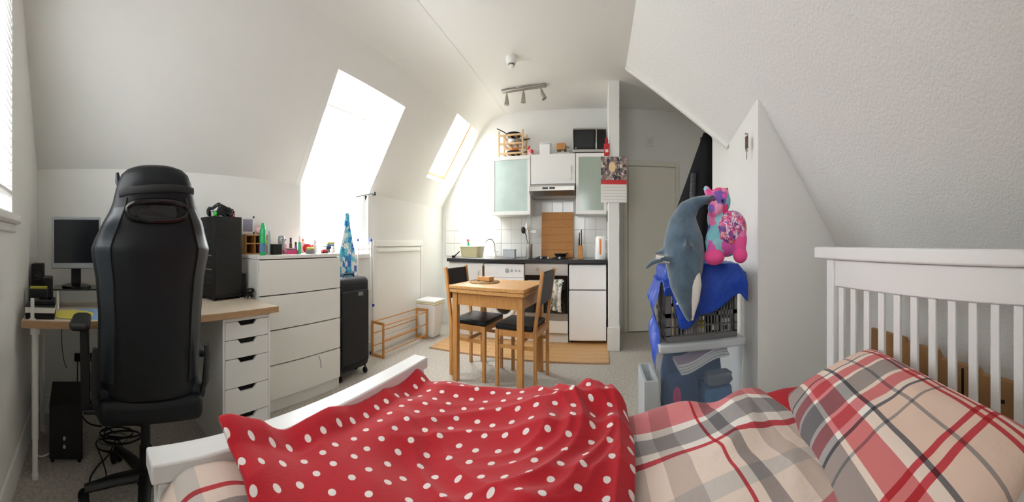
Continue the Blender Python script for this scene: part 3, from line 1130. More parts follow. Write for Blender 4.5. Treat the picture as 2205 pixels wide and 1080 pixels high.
# seat, brackets, arms
mb = MB()
poly = [(-.25, -.24), (.25, -.24), (.27, -.15), (.27, .22), (.22, .27), (-.22, .27), (-.27, .22), (-.27, -.15)]
mb.plate_z(poly, .405, .50)
mb.build('seat', M['leather'], gc, bevel=.03, seg=4)
for s in (-1, 1):
    mb = MB().loft([(s * .235, -.20, .50), (s * .24, 0, .52), (s * .24, .22, .51)], [(.04, .035), (.045, .04), (.035, .03)], 12)
    mb.build('seat_bolster', M['leather_sheen'], gc, smooth=True)
    pts = [(s * .262, -.26, .70), (s * .268, -.255, .66), (s * .27, -.22, .55), (s * .265, -.12, .44)]
    MB().loft(pts, [(.012, .022), (.014, .026), (.015, .032), (.013, .03)], 12).build('recline_bracket', M['plastic'], gc, smooth=True)
    ax = -.345 if s < 0 else .245
    if s > 0:
        ay, az = -.04, .655
    else:
        ay, az = -.055, .775
    post = MB().bar((ax * .93, ay, .40), (ax * .95, ay, az - .03), .05, .03, (0, 1, 0))
    post.bar((s * .15, ay, .40), (ax * .97, ay, .40), .05, .02)
    post.build('arm_post', M['plastic'], gc, bevel=.006)
    pad = MB().plate_z([(ax - .045, ay - .12), (ax + .035, ay - .14), (ax + .05, ay - .10), (ax + .05, ay + .11), (ax + .03, ay + .14), (ax - .03, ay + .14), (ax - .05, ay + .10), (ax - .055, ay - .09)], az - .03, az)
    pad.build('arm_pad', M['plastic'], gc, bevel=.012, seg=3)
MB().box(-.09, .09, -.12, .12, .36, .404).build('tilt_mechanism', M['plastic'], gc, bevel=.01)
MB().lathe([(.034, .10), (.034, .22), (.026, .222), (.026, .33), (.02, .332), (.02, .36)], n=18).build('gas_lift', M['matt_black'], gc, smooth=True)
MB().lathe([(.05, .07), (.055, .09), (.05, .13), (.036, .14)], n=18).build('hub', M['plastic'], gc, smooth=True)
for k in range(5):
    a = math.radians(43.6 + 72 * k)
    dx, dy = math.cos(a), math.sin(a)
    mb = MB().loft([(dx * .03, dy * .03, .105), (dx * .18, dy * .18, .098), (dx * .33, dy * .33, .075)], [(.036, .026), (.032, .022), (.024, .016)], 10)
    arm = mb.build('base_arm', M['plastic'], gc, smooth=True)
    c = Vector((dx * .335, dy * .335, .031))
    cs = MB()
    for q in (-1, 1):
        ax_ = Vector((-dy, dx, 0))
        cs.cyl(c + ax_ * (q * .012), c + ax_ * (q * .030), .030, n=18)
    cs.cyl((dx * .325, dy * .325, .035), (dx * .325, dy * .325, .085), .008, n=8)
    cs.build('caster', M['matt_black'], arm, smooth=True)

# ---------------------------------------------------------------- monitors and desk things
rz = thing('monitor_riser', 'dark glass monitor shelf on short white posts on the desk', 'monitor stand', dpt(.165, .34, DH), DR)
MB().box(0, .36, 0, .22, .098, .106).build('shelf', M['gloss_black'], rz, bevel=.002)
for x, y in ((.03, .02), (.33, .02), (.03, .20), (.33, .20)):
    MB().cyl((x, y, 0), (x, y, .097), .012, n=14).build('post', M['white'], rz, smooth=True)


def monitor(loc, rz_, w, h, rim, label, frame, base_r, chin=.016, lift=.10):
    t = thing('monitor', label, 'monitor', loc, rz_)
    b = .016
    z0 = lift
    MB().box(-w / 2, w / 2, -.02, .02, z0, z0 + h).build('casing', M[frame], t, bevel=.005)
    MB().box(-w / 2 + b, w / 2 - b, -.0225, -.0205, z0 + b + chin, z0 + h - b).build('screen', M['screen'], t)
    MB().box(-.035, .035, .02, .04, .01, z0 + h * .5).build('neck', M['plastic'], t, bevel=.004)
    MB().lathe([(base_r, 0), (base_r, .008), (base_r * .8, .014), (.04, .018)], n=32).build('base', M['gloss_black'], t, smooth=True)
    return t


monitor(dpt(.325, .46, DH + .107), DR + .05, .35, .285, .012, 'square silver framed monitor with black screen beside the gaming chair', 'silver', .105)
monitor(dpt(.80, .52, DH), DR, .46, .305, .012, 'dark wide monitor half hidden behind the gaming chair', 'screen', .10, lift=.20)


def speaker(loc, rz_, w, d, h, label, cones):
    t = thing('speaker', label, 'speaker', loc, rz_)
    MB().box(-w / 2, w / 2, -d / 2, d / 2, 0, h).build('cabinet', M['matt_black'], t, bevel=.008)
    for z, r in cones:
        c = MB().lathe([(r, 0), (r, .004), (r * .85, .006), (r * .5, .002), (r * .3, .004), (0.002, .006)], n=20).build('cone', M['plastic'], t, smooth=True)
        c.rotation_euler = (math.pi / 2, 0, 0)
        c.location = (0, -d / 2, z)
    return t


speaker(dpt(.05, .475, DH), DR, .085, .13, .235, 'tall black speaker in the desk corner by the window wall', [(.07, .028), (.165, .028)])
speaker(dpt(.128, .385, DH), DR, .066, .09, .17, 'small black satellite speaker left of the silver monitor', [(.055, .024), (.12, .016)])

# black boxes and books at the desk's corner
t = thing('book', 'black bound book with white page edges lying at the desk corner', 'book', dpt(.095, .13, DH), DR)
MB().box(-.075, .095, -.09, .08, 0, .028).build('cover', M['matt_black'], t, bevel=.002)
t = thing('book', 'pale paged notebook lying on the black book at the desk corner', 'book', dpt(.095, .13, DH + .0285), DR)
MB().box(-.078, .095, -.088, .08, 0, .026).build('pages', M['paper'], t)
MB().box(-.08, .097, -.09, .082, .0265, .03).build('cover', M['matt_black'], t)
t = thing('hard_drive', 'flat black hard drive lying on the pale notebook', 'hard drive', dpt(.115, .15, DH + .059), DR)
MB().box(-.05, .075, -.07, .06, 0, .022).build('casing', M['plastic'], t, bevel=.004)
MB().box(-.02, .05, -.04, .03, .0222, .024).build('badge', M['gloss_black'], t)
t = thing('router', 'upright black router box with green top edge by the window wall', 'router', dpt(.035, .27, DH), DR)
MB().box(-.02, .10, -.04, .04, 0, .118).build('casing', M['plastic'], t, bevel=.004)
MB().box(-.015, .095, -.035, .035, .1185, .125).build('top_edge', M['olive'], t)
t = thing('desk_post', 'short white upright standing at the front left of the desk', 'bracket', dpt(.062, .028, DH), DR)
MB().box(-.011, .011, -.006, .006, 0, .098).build('upright', M['white'], t, bevel=.002)
MB().box(-.02, .02, -.014, .006, 0.0, .006).build('foot', M['white'], t, bevel=.002)
# desk pad with a printed yellow disc
t = thing('desk_pad', 'blue desk pad printed with a large yellow oval', 'desk pad', dpt(.42, .17, DH), DR)
MB().plate_z([(-.10, -.13), (.36, -.13), (.36, .155), (-.10, .155)], .0005, .003).build('pad', M['skyblue'], t)
MB().plate_z([(.135 * math.cos(2 * math.pi * k / 36) - .125, .125 * math.sin(2 * math.pi * k / 36) + .0) for k in range(36)], .0032, .0038).build('printed_oval', M['yellow'], t)

# PC tower on the desk
t = thing('computer_tower', 'black computer tower standing at the right of the desk', 'computer', (.935, 2.30, DH), math.radians(11))
MB().box(.0, .275, 0, .20, .012, .51).build('case', M['matt_black'], t, bevel=.006)
MB().box(.012, .263, -.004, -.0005, .03, .495).build('front_panel', M['plastic'], t, bevel=.003)
MB().box(.02, .255, -.006, -.0045, .385, .388).build('panel_groove', M['gap'], t)
for x in (.06, .19):
    MB().box(x, x + .025, -.006, -.0045, .455, .462).build('button', M['plastic'], t)
for k in range(10):
    MB().box(-.0025, -.0005, .03, .165, .06 + k * .042, .066 + k * .042).build('side_vent', M['steel' if k in (3, 5) else 'plastic'], t)
for x, y in ((.02, .02), (.25, .02), (.02, .18), (.25, .18)):
    MB().box(x - .012, x + .012, y - .012, y + .012, 0, .012).build('foot', M['plastic'], t)
TT = Vector((.935, 2.30, DH + .51))
t = thing('headset', 'black headset with coiled cables heaped on the computer tower', 'headphones', TT + Vector((.10, .12, .001)), 0)
pts = [(-.075 + .15 * k / 12, .02 * math.sin(k), .035 + .045 * math.sin(math.pi * k / 12)) for k in range(13)]
MB().loft(pts, [(.013, .008)] * 13, 10).build('headband', M['plastic'], t, smooth=True)
for s in (-1, 1):
    mb = MB().ball((s * .085, 0, .032), (.026, .042, .031), 16, 9)
    mb.build('ear_cup', M['plastic'], t, smooth=True)
    MB().loft([(s * .105, -.02 + .02 * math.cos(a), .032 + .018 * math.sin(a)) for a in [2 * math.pi * k / 14 for k in range(15)]], .004, 6).build('ear_ring', M['gloss_black'], t, smooth=True)
pts = []
for k in range(90):
    a = k * .55
    pts.append((.02 + .07 * math.cos(a) * (1 - k / 250) + .01 * math.sin(k * 1.7), -.045 + .03 * math.sin(a), .008 + .05 * k / 90 + .006 * math.sin(k * 2.3)))
MB().loft(pts, .0045, 6).build('cable', M['matt_black'], t, smooth=True)
t = thing('toy_ball', 'small lime green ball on top of the computer tower', 'ball', TT + Vector((.0365, .06, .0165)))
MB().ball((0, 0, 0), .016).build('shell', M['limegreen'], t, smooth=True)
MB().lathe([(.006, .014), (.004, .018)], n=10).build('cap', M['green'], t, smooth=True)
t = thing('torch', 'stubby grey torch beside the lime green ball on the tower', 'torch', TT + Vector((.012, .055, .001)))
MB().lathe([(.011, 0), (.011, .025), (.014, .028), (.014, .036)], n=14).build('body', M['silver'], t, smooth=True)
t = thing('card_box', 'little red box with white print at the right rear of the tower', 'box', TT + Vector((.235, .17, .001)))
MB().box(-.02, .02, -.012, .012, 0, .045).build('carton', M['red'], t, bevel=.001)
MB().box(-.012, .012, -.0125, -.0121, .015, .030).build('print', M['paper'], t)
t = thing('network_box', 'small upright black box on the desk right of the tower', 'box', (1.235, 2.44, DH), DR)
MB().box(-.028, .028, -.05, .05, 0, .15).build('casing', M['matt_black'], t, bevel=.004)
MB().box(-.02, .02, -.0515, -.0505, .05, .13).build('grille', M['plastic'], t)
pts = []
for k in range(60):
    a = k * .62
    pts.append((1.232 + .030 * math.cos(a) + .0003 * k, 2.29 + .030 * math.sin(a * .8), DH + .006 + .055 * abs(math.sin(k * .21))))
tag(MB().loft(pts, .0042, 6).build('cable_bundle', M['matt_black'], smooth=True), 'knot of black cable at the right end of the desk', 'cable')

# under the desk
t = thing('subwoofer', 'black subwoofer box on the carpet under the desk', 'speaker', (-.14, 2.04, 0), DR)
MB().box(-.105, .105, 0, .34, .018, .29).build('cabinet', M['matt_black'], t, bevel=.006)
for z in (.085, .125):
    k_ = MB().lathe([(.009, 0), (.009, .008), (.006, .010)], n=14).build('knob', M['silver'], t, smooth=True)
    k_.rotation_euler = (math.pi / 2, 0, 0)
    k_.location = (-.01, -.001, z)
for x, y in ((-.085, .02), (.085, .02), (-.085, .31), (.085, .31)):
    MB().cyl((x, y, 0), (x, y, .018), .012, n=10).build('foot', M['plastic'], t, smooth=True)
t = thing('wall_socket', 'white double wall socket with black plugs under the desk', 'socket', (-.02, NY, .36))
MB().box(-.11, .075, -.012, 0, -.045, .045).build('face_plate', M['white'], t, bevel=.003)
for x in (-.065, .03):
    MB().box(x - .026, x + .026, -.045, -.013, -.02, .028).build('plug', M['matt_black'], t, bevel=.006)
rnd = random.Random(3)


def cable(name, label, pts, r, m='matt_black'):
    # smooth the control points with a Catmull-Rom curve
    P = [Vector(p) for p in pts]
    P = [P[0]] + P + [P[-1]]
    out = []
    for i in range(1, len(P) - 2):
        for q in range(8):
            u = q / 8
            out.append(.5 * ((2 * P[i]) + (-P[i - 1] + P[i + 1]) * u + (2 * P[i - 1] - 5 * P[i] + 4 * P[i + 1] - P[i + 2]) * u * u + (-P[i - 1] + 3 * P[i] - 3 * P[i + 1] + P[i + 2]) * u ** 3))
    out.append(P[-2])
    return tag(MB().loft(out, r, 6).build(name, M[m], smooth=True), label, 'cable')


cable('power_cable', 'black cable dropping from the left hand plug to the floor', [(-.085, NY - .048, .345), (-.085, NY - .06, .22), (-.07, NY - .08, .06), (.0, NY - .15, .008), (.1, NY - .2, .008)], .005)
cable('power_cable', 'black cable dropping from the right hand plug to the floor', [(.01, NY - .048, .345), (.0, NY - .065, .25), (.03, NY - .09, .08), (.12, NY - .18, .008), (.2, NY - .3, .008)], .005)
cable('power_cable', 'thin black cable down the wall from desk to subwoofer', [(-.20, NY - .02, .70), (-.215, NY - .02, .5), (-.20, NY - .03, .36), (-.17, NY - .05, .30)], .003)
for k in range(5):
    a0 = rnd.uniform(0, 6)
    cx, cy = .14 + .03 * k, 2.22 + .04 * (k % 3)
    cable('floor_cable', ['black cable loop nearest the subwoofer in the tangle', 'grey lead coiled in the tangle under the desk', 'black lead on top of the floor tangle', 'black cord at the back of the floor tangle', 'black cord at the right of the floor tangle'][k],
          [(cx + (.09 + .015 * k) * math.cos(a0 + q * 1.1), cy + .08 * math.sin(a0 + q * 1.1), .006 + .012 * k + .004 * math.sin(q)) for q in range(13)], .0045, 'grey' if k == 1 else 'matt_black')
cable('floor_cable', 'long black cable looping forward across the carpet from the subwoofer', [(.06, 2.2, .007), (.10, 2.0, .007), (.10, 1.90, .007), (.03, 1.84, .007), (.01, 1.90, .007), (.06, 2.0, .013), (.13, 2.1, .013), (.2, 2.3, .007)], .0045)
cable('floor_cable', 'white cable trailing from the subwoofer to the desk leg', [(-.25, 2.07, .03), (-.28, 2.04, .03), (-.32, 2.06, .02), (-.37, 2.15, .01)], .004, 'white')
# venetian blind at the west window
vb = thing('venetian_blind', 'white venetian blind with open slats in the left hand window', 'blind', (WX + .0, (WN0 + WN1) / 2, WZ1))
MB().box(-.045, .01, -(WN1 - WN0) / 2 - .005, (WN1 - WN0) / 2 + .005, -.045, -.002).build('head_rail', M['slat'], vb, bevel=.003)
sl = MB()
prof_ = [(-.024, -.006), (-.012, -.001), (0, .001), (.012, -.001), (.024, -.006)]
hw = (WN1 - WN0) / 2 - .006
sl.add([(x, s * hw, z) for x, z in prof_ for s in (-1, 1)], [(2 * i, 2 * i + 1, 2 * i + 3, 2 * i + 2) for i in range(4)])
s0 = sl.build('slat', M['slat'], vb, smooth=True)
md = s0.modifiers.new('thickness', 'SOLIDIFY')
md.thickness = .0012
s0.location = (-.014, 0, -.08)
k = 1
while -.08 - k * .0335 > -(WZ1 - WZ0) + .10:
    c = twin(s0, vb)
    c.location = (-.014, 0, -.08 - k * .0335)
    k += 1
zb = -.08 - k * .0335
MB().box(-.038, .010, -hw, hw, zb - .006, zb + .010).build('bottom_rail', M['slat'], vb, bevel=.003)
for y in (-.5, 0, .5):
    MB().cyl((-.014, y, zb), (-.014, y, -.04), .0012, n=5).build('ladder_cord', M['white'], vb)
# ================================================================== kitchen
KF = 4.40                                   # front of the appliances
# tiled splashback: each tile a piece of the wall's tiling
sb = sroot('wall_tiling', (EX, 0, .905))
MB().box(EX - .006, EX - .0002, -.12, 2.57, .90, 1.42).build('grout_bed', M['grout'], sb, world=True)
MB().box(EX - .006, EX - .0002, .36, .99, 1.421, 1.60).build('grout_bed', M['grout'], sb, world=True)
TS = .1645
t0 = MB().box(-.006, 0, 0, TS - .004, 0, TS - .004).build('tile', M['tile'], sb, bevel=.0015)
t0.location = (-.0062, -.118, .0)
for r in range(4):
    for c in range(16):
        if r == 0 and c == 0:
            continue
        y = -.118 + c * .168
        if r < 3:
            q = twin(t0, sb)
            q.location = (-.0062, y, r * .168)
        elif .34 < y < .86:
            q = twin(t0, sb)
            q.location = (-.0062, y + .01, .514)
MB().box(EX - .012, EX - .006, 2.572, 2.582, .90, 1.42).build('edge_strip', M['trimwhite'], sb, world=True)

# worktop
wt = thing('worktop', 'dark grey kitchen worktop with black front edge along the tiled wall', 'worktop', (4.7, 1.05, .86))
MB().box(4.362, EX - .013, -.11, 2.20, .862, .90).build('slab', M['worktop'], wt, bevel=.003, world=True)
MB().box(4.352, 4.3615, -.11, 2.20, .860, .899).build('front_edge', M['worktop_edge'], wt, bevel=.002, world=True)
sk = thing('sink', 'stainless steel inset sink with drainer on the left of the worktop', 'sink', (4.69, 1.62, .90))
mb = MB().box(4.47, 4.92, 1.22, 1.24, .9005, .906).box(4.47, 4.92, 2.10, 2.12, .9005, .906).box(4.47, 4.49, 1.24, 2.10, .9005, .906).box(4.90, 4.92, 1.24, 2.10, .9005, .906)
mb.build('rim', M['steel'], sk, world=True)
MB().box(4.491, 4.899, 1.241, 2.099, .9005, .9025).build('bowl', M['steel'], sk, world=True)
for k in range(7):
    MB().box(4.53, 4.86, 1.28 + k * .05, 1.29 + k * .05, .9026, .905).build('drainer_rib', M['steel'], sk, world=True)
tp = thing('tap', 'chrome swan neck tap behind the sink', 'tap', (4.90, 1.62, .9065))
MB().cyl((0, 0, 0), (0, 0, .05), .022, .018).build('base', M['chrome'], tp, smooth=True)
pts = [(0, 0, .05), (0, .01, .16), (-.03, .04, .21), (-.08, .08, .215), (-.12, .11, .19), (-.125, .115, .165)]
MB().loft(pts, .010, 12).build('spout', M['chrome'], tp, smooth=True)
MB().loft([(0, 0, .06), (.0, -.05, .075)], [.008, .006], 10).build('lever', M['chrome'], tp, smooth=True)


def unit(name, label, cat, y0, y1, z0, z1, x0, x1=EX - .015):
    t = thing(name, label, cat, ((x0 + x1) / 2, (y0 + y1) / 2, z0))
    return t


# sink base unit
t = unit('base_cabinet', 'white kitchen base cabinet under the sink', 'cabinet', 1.635, 2.19, 0, .86, KF)
MB().box(KF + .02, EX - .02, 1.637, 2.19, .12, .857).build('carcass', M['white'], t, world=True)
MB().box(KF + .06, KF + .075, 1.637, 2.19, .013, .118).build('plinth', M['white'], t, world=True)
d = MB().box(KF, KF + .019, 1.638, 2.188, .13, .845).build('door', M['white'], t, bevel=.002, world=True)
MB().loft([(KF - .001, 1.70, .60), (KF - .03, 1.70, .61), (KF - .03, 1.70, .75), (KF - .001, 1.70, .76)], .006, 8).build('handle', M['chrome'], d, smooth=True).location = (-t.location.x, -t.location.y, 0)

# washing machine
t = unit('washing_machine', 'white front loading washing machine between sink cabinet and oven', 'washing machine', 1.03, 1.625, 0, .85, KF)
MB().box(KF + .012, EX - .03, 1.03, 1.625, .013, .85).build('body', M['appliance'], t, bevel=.008, world=True)
MB().box(KF, KF + .0115, 1.035, 1.62, .70, .845).build('control_panel', M['appliance'], t, bevel=.003, world=True)
for y, r in ((1.10, .012), (1.15, .012), (1.21, .014), (1.28, .026)):
    MB().cyl((KF - .014, y, .775), (KF - .0003, y, .775), r * .9, r, n=18).build('dial', M['silver'], t, smooth=True, world=True)
MB().box(KF - .003, KF - .0003, 1.42, 1.60, .735, .82).build('detergent_drawer', M['appliance'], t, bevel=.002, world=True)
rg = [(KF + .002, 1.325 + .165 * math.cos(a), .43 + .165 * math.sin(a)) for a in [2 * math.pi * k / 40 for k in range(41)]]
dr = MB().loft(rg, [(.026, .022)] * 41, 10, up=(1, 0, 0), cap=False).build('door', M['appliance'], t, smooth=True, world=True)
g = MB().ball((0, 0, 0), (.045, .135, .135), 24, 12).build('door_glass', M['oven_glass'], dr, smooth=True)
g.location = (KF + .010 - t.location.x, 1.325 - t.location.y, .43)

# oven
t = unit('oven', 'built-in oven with steel control panel and black glass door', 'oven', .42, 1.02, 0, .86, KF)
MB().box(KF + .014, EX - .03, .42, 1.02, .118, .857).build('body', M['steel'], t, world=True)
MB().box(KF, KF + .013, .422, 1.018, .735, .852).build('control_panel', M['steel'], t, bevel=.002, world=True)
for y in (.62, .845):
    MB().cyl((KF - .025, y, .80), (KF - .0003, y, .80), .018, .022, n=20).build('knob', M['chrome'], t, smooth=True, world=True)
MB().box(KF - .002, KF + .013, .422, 1.018, .33, .731).build('door', M['oven_glass'], t, bevel=.002, world=True)
MB().loft([(KF - .003, .47, .675), (KF - .045, .47, .675), (KF - .045, .97, .675), (KF - .003, .97, .675)], .009, 10).build('handle', M['chrome'], t, smooth=True, world=True)
MB().box(KF - .002, KF + .013, .422, 1.018, .255, .326).build('steel_strip', M['steel'], t, world=True)
MB().box(KF, KF + .013, .422, 1.018, .12, .25).build('lower_drawer', M['chestwhite'], t, bevel=.002, world=True)
MB().box(KF + .05, KF + .06, .422, 1.018, .013, .116).build('plinth', M['chestwhite'], t, world=True)


def towel_fn(s, t_):
    y = .50 + .17 * t_ + .012 * math.sin(s * 9 + t_ * 4)
    if s < .45:
        return Vector((KF - .058 - .012 * math.sin(t_ * 14) * (1 - s), y, .35 + .33 * s / .45 + .03 * t_))
    if s < .55:
        a = (s - .45) / .1 * math.pi
        return Vector((KF - .045 - .013 * math.cos(a), y, .68 + .012 * math.sin(a)))
    return Vector((KF - .030 + .004 * math.sin(t_ * 12), y, .68 - (s - .55) / .45 * .24))


M['towel'] = patches('printed_tea_towel', [(226, 222, 214), (206, 202, 192), (120, 128, 118), (226, 224, 216), (176, 172, 160)], 26)
tw = sheet('tea_towel', M['towel'], 40, 16, towel_fn, .003, lambda s, t_: (s, t_))
tag(tw, 'pale printed tea towel hanging over the oven handle', 'towel')

# fridge freezer
t = unit('fridge_freezer', 'small white under-counter fridge freezer beside the stub wall', 'fridge', -.10, .405, 0, .85, KF)
MB().box(KF + .045, EX - .05, -.10, .405, .03, .85).build('body', M['appliance'], t, bevel=.006, world=True)
MB().box(KF, KF + .044, -.10, .405, .585, .848).build('freezer_door', M['appliance'], t, bevel=.010, world=True, seg=3)
MB().box(KF, KF + .044, -.10, .405, .045, .572).build('fridge_door', M['appliance'], t, bevel=.010, world=True, seg=3)
MB().box(KF + .02, KF + .044, -.095, .40, .573, .584).build('door_gap', M['grey'], t, world=True)
for y in (-.07, .375):
    MB().cyl((KF + .08, y, .0125), (KF + .08, y, .03), .015, n=10).build('foot', M['plastic'], t, smooth=True, world=True)
# gap filler above the fridge so the worktop rests on a panel
fp_ = thing('end_panel', 'black support rail under the worktop above the fridge freezer', 'panel', (4.7, .15, .851))
MB().box(KF + .03, EX - .03, -.10, .40, .8515, .8605).build('rail', M['gap'], fp_, world=True)
MB().box(KF + .06, KF + .10, -.10, .40, .8508, .8514).build('batten', M['gap'], fp_, world=True)

# wall units
WF = 4.70


def glass_unit(label, y0, y1, glass, handle_y, shelf=True):
    t = thing('wall_cabinet', label, 'cabinet', ((WF + EX) / 2, (y0 + y1) / 2, 1.40))
    MB().box(WF + .022, EX - .001, y0, y1, 1.40, 2.09).build('carcass', M['white'], t, world=True)
    d = thing_part('door', t)
    fr = .042
    for nm, a in (('rail', (y0 + .002, y1 - .002, 1.402, 1.402 + fr)), ('rail', (y0 + .002, y1 - .002, 2.088 - fr, 2.088)), ('stile', (y0 + .002, y0 + fr, 1.402 + fr, 2.088 - fr)), ('stile', (y1 - fr, y1 - .002, 1.402 + fr, 2.088 - fr))):
        MB().box(WF, WF + .02, a[0], a[1], a[2], a[3]).build(nm, M['white'], t, bevel=.002, world=True).parent = d
    MB().box(WF + .006, WF + .012, y0 + fr, y1 - fr, 1.402 + fr, 2.088 - fr).build('glass_panel', M[glass], t, world=True).parent = d
    if shelf:
        MB().box(WF + .0135, WF + .02, y0 + fr, y1 - fr, 1.735, 1.75).build('shelf', M['white'], t, world=True)
    return t


def thing_part(name, parent):
    o = bpy.data.objects.new(name, None)
    o.empty_display_size = .02
    COL.objects.link(o)
    o.parent = parent
    return o


glass_unit('white wall cabinet left of the hood, window reflections painted pale on its frosted glass door', 1.005, 1.605, 'frost_reflect', 1.05)
glass_unit('white wall cabinet with a grey-green frosted glass door right of the hood', -.115, .335, 'frost', .30)
t = thing('wall_cabinet', 'plain white wall cabinet above the extractor hood', 'cabinet', (4.87, .67, 1.745))
MB().box(WF + .022, EX - .001, .342, .998, 1.745, 2.09).build('carcass', M['white'], t, world=True)
d = MB().box(WF, WF + .02, .344, .996, 1.747, 2.088).build('door', M['white'], t, bevel=.002, world=True)
h = MB().loft([(WF - .001, .40, 1.79), (WF - .03, .40, 1.80), (WF - .03, .40, 1.94), (WF - .001, .40, 1.95)], .006, 8).build('handle', M['chrome'], d, smooth=True)
h.location = (-t.location.x, -t.location.y, -1.745)
t = thing('extractor_hood', 'stainless steel extractor hood under the plain wall cabinet', 'extractor hood', (4.85, .67, 1.60))
poly = [(EX - .014, 1.742), (WF - .005, 1.742), (WF - .14, 1.700), (WF - .14, 1.655), (WF - .05, 1.605), (EX - .014, 1.605)]
MB().prism(poly, lambda a, b: (a, .345, b), lambda a, b: (a, .995, b)).build('body', M['steel'], t, world=True)
for y in (.62, .72):
    MB().box(WF - .145, WF - .1405, y, y + .08, 1.672, 1.692).build('switch', M['plastic'], t, world=True)

# ------------------------------------------------ things on the worktop
HZ = .9005
t = thing('hob', 'black electric hob with round plates set in the worktop', 'hob', (4.68, .70, HZ))
MB().box(-.24, .24, -.28, .28, 0, .008).build('plate', M['oven_glass'], t, bevel=.003)
for x, y, r in ((-.11, .13, .075), (-.11, -.13, .09), (.12, .13, .09), (.12, -.13, .075)):
    MB().lathe([(r, .0082), (r, .016), (r - .012, .018), (.01, .018)], (x, y, 0), n=28).build('hotplate', M['matt_black'], t, smooth=True)
for y in (-.16, .0, .10):
    MB().lathe([(.016, .0082), (.015, .026), (.004, .028)], (-.215, y, 0), n=14).build('knob', M['silver'], t, smooth=True)
t = thing('chopping_board', 'large bamboo chopping board standing behind the hob', 'chopping board', (4.985, .64, HZ + .0002))
for k in range(6):
    b = MB().box(-.010, .010, -.245, .245, .0 + k * .091, .0902 + k * .091).build('strip', M['bamboo_h'], t, bevel=.0012)
    b.rotation_euler = (0, math.radians(4), 0)
    b.location = (-.026, 0, 0.0008)
t = thing('utensil_pot', 'steel pot of cooking utensils left of the bamboo board', 'utensil holder', (4.72, 1.03, HZ))
MB().lathe([(.047, 0), (.05, .01), (.05, .165), (.047, .165), (.047, .02)], n=24, cap=True).build('pot', M['steel'], t, smooth=True)
MB().loft([(.01, .0, .1), (.03, .05, .26), (.035, .07, .30)], [.005, .005, .005], 8).build('ladle_handle', M['matt_black'], t, smooth=True)
MB().ball((.035, .095, .325), (.02, .034, .042), 14, 9).build('ladle', M['matt_black'], t, smooth=True)
MB().loft([(-.01, -.01, .1), (-.01, -.03, .30)], .005, 8).build('spatula_handle', M['steel'], t, smooth=True)
MB().box(-.016, -.006, -.11, -.035, .285, .325).build('spatula', M['steel'], t, bevel=.003)
mb = MB()
for k in range(5):
    a = math.pi * k / 5
    mb.loft([(.028 * math.cos(a) * math.sin(u), .028 * math.sin(a) * math.sin(u) + .0, .42 - .10 * math.cos(u)) for u in [math.pi * 2 * q / 24 for q in range(25)]], .0022, 5)
mb.cyl((0, 0, .1), (0, 0, .32), .007, n=8)
mb.build('whisk', M['chrome'], t, smooth=True)
MB().loft([(.02, .02, .1), (.03, .03, .33)], .006, 8).build('spoon_handle', M['appliance'], t, smooth=True)
MB().ball((.033, .035, .37), (.01, .026, .045), 12, 8).build('spoon', M['appliance'], t, smooth=True)
t = thing('knife_block', 'wooden knife block with a black handled knife right of the board', 'knife block', (4.66, .265, HZ))
MB().prism([(-.06, 0), (.06, 0), (.06, .10), (-.03, .15), (-.06, .13)], lambda a, b: (a, -.038, b), lambda a, b: (a, .038, b)).build('block', M['oak'], t, bevel=.003)
for k, (y, z) in enumerate(((-.015, .32), (.012, .29), (.02, .23))):
    MB().bar((-.02 + .02 * k, y, .10), (-.05 + .01 * k, y, z), .022, .014, (0, 1, 0)).build('knife_handle', M['matt_black' if k < 2 else 'brown'], t, bevel=.003)
t = thing('kettle', 'tall white kettle with copper coloured strip at the right end of the worktop', 'kettle', (4.60, -.02, HZ))
MB().lathe([(.075, 0), (.078, .01), (.074, .13), (.066, .235), (.055, .25), (.02, .258)], n=28).build('body', M['appliance'], t, smooth=True)
MB().loft([(-.0, -.066, .22), (.0, -.105, .21), (.0, -.115, .14), (.0, -.08, .06)], [(.012, .009)] * 4, 10).build('handle', M['appliance'], t, smooth=True)
MB().box(-.082, -.070, -.012, .012, .05, .22).build('water_gauge', M['orange'], t, bevel=.003)
t = thing('dish_drainer', 'cream plastic washing-up bowl by the sink', 'washing-up bowl', (4.71, 1.93, .9065))
mb = MB()
o_ = [(-.13, -.155), (.13, -.155), (.15, -.135), (.15, .135), (.13, .155), (-.13, .155), (-.15, .135), (-.15, -.135)]
n8 = 8
vs = [(x * .88, y * .88, 0) for x, y in o_] + [(x, y, .125) for x, y in o_] + [(x * .95, y * .95, .125) for x, y in o_] + [(x * .84, y * .84, .01) for x, y in o_]
fs = [tuple(range(7, -1, -1)), tuple(24 + i for i in range(8))]
for r in range(3):
    fs += [(r * 8 + i, r * 8 + (i + 1) % 8, r * 8 + 8 + (i + 1) % 8, r * 8 + 8 + i) for i in range(8)]
mb.add(vs, fs)
mb.build('bowl', M['cream'], t, smooth=True, angle=30)
rim = [(x * 1.01, y * 1.01, .125) for x, y in o_]
MB().loft(rim + rim[:2], .006, 6, cap=False).build('rim', M['cream'], t, smooth=True)
t = thing('spray_bottle', 'cleaning spray bottle with red trigger behind the washing-up bowl', 'bottle', (4.95, 2.10, HZ))
MB().lathe([(.035, 0), (.038, .01), (.038, .10), (.030, .14), (.014, .17), (.014, .19)], n=18).build('bottle', M['green'], t, smooth=True)
MB().box(-.045, .025, -.015, .015, .19, .225).build('trigger_head', M['red'], t, bevel=.005)
MB().bar((-.03, 0, .19), (-.045, 0, .155), .012, .008, (0, 1, 0)).build('trigger', M['red'], t, bevel=.002)
t = thing('washing_up_brush', 'black handled washing-up brush at the left end of the worktop', 'brush', (4.53, 2.14, HZ))
MB().loft([(0, .03, .012), (-.0, -.02, .04), (0, -.07, .075)], [.008, .008, .007], 8).build('handle', M['matt_black'], t, smooth=True)
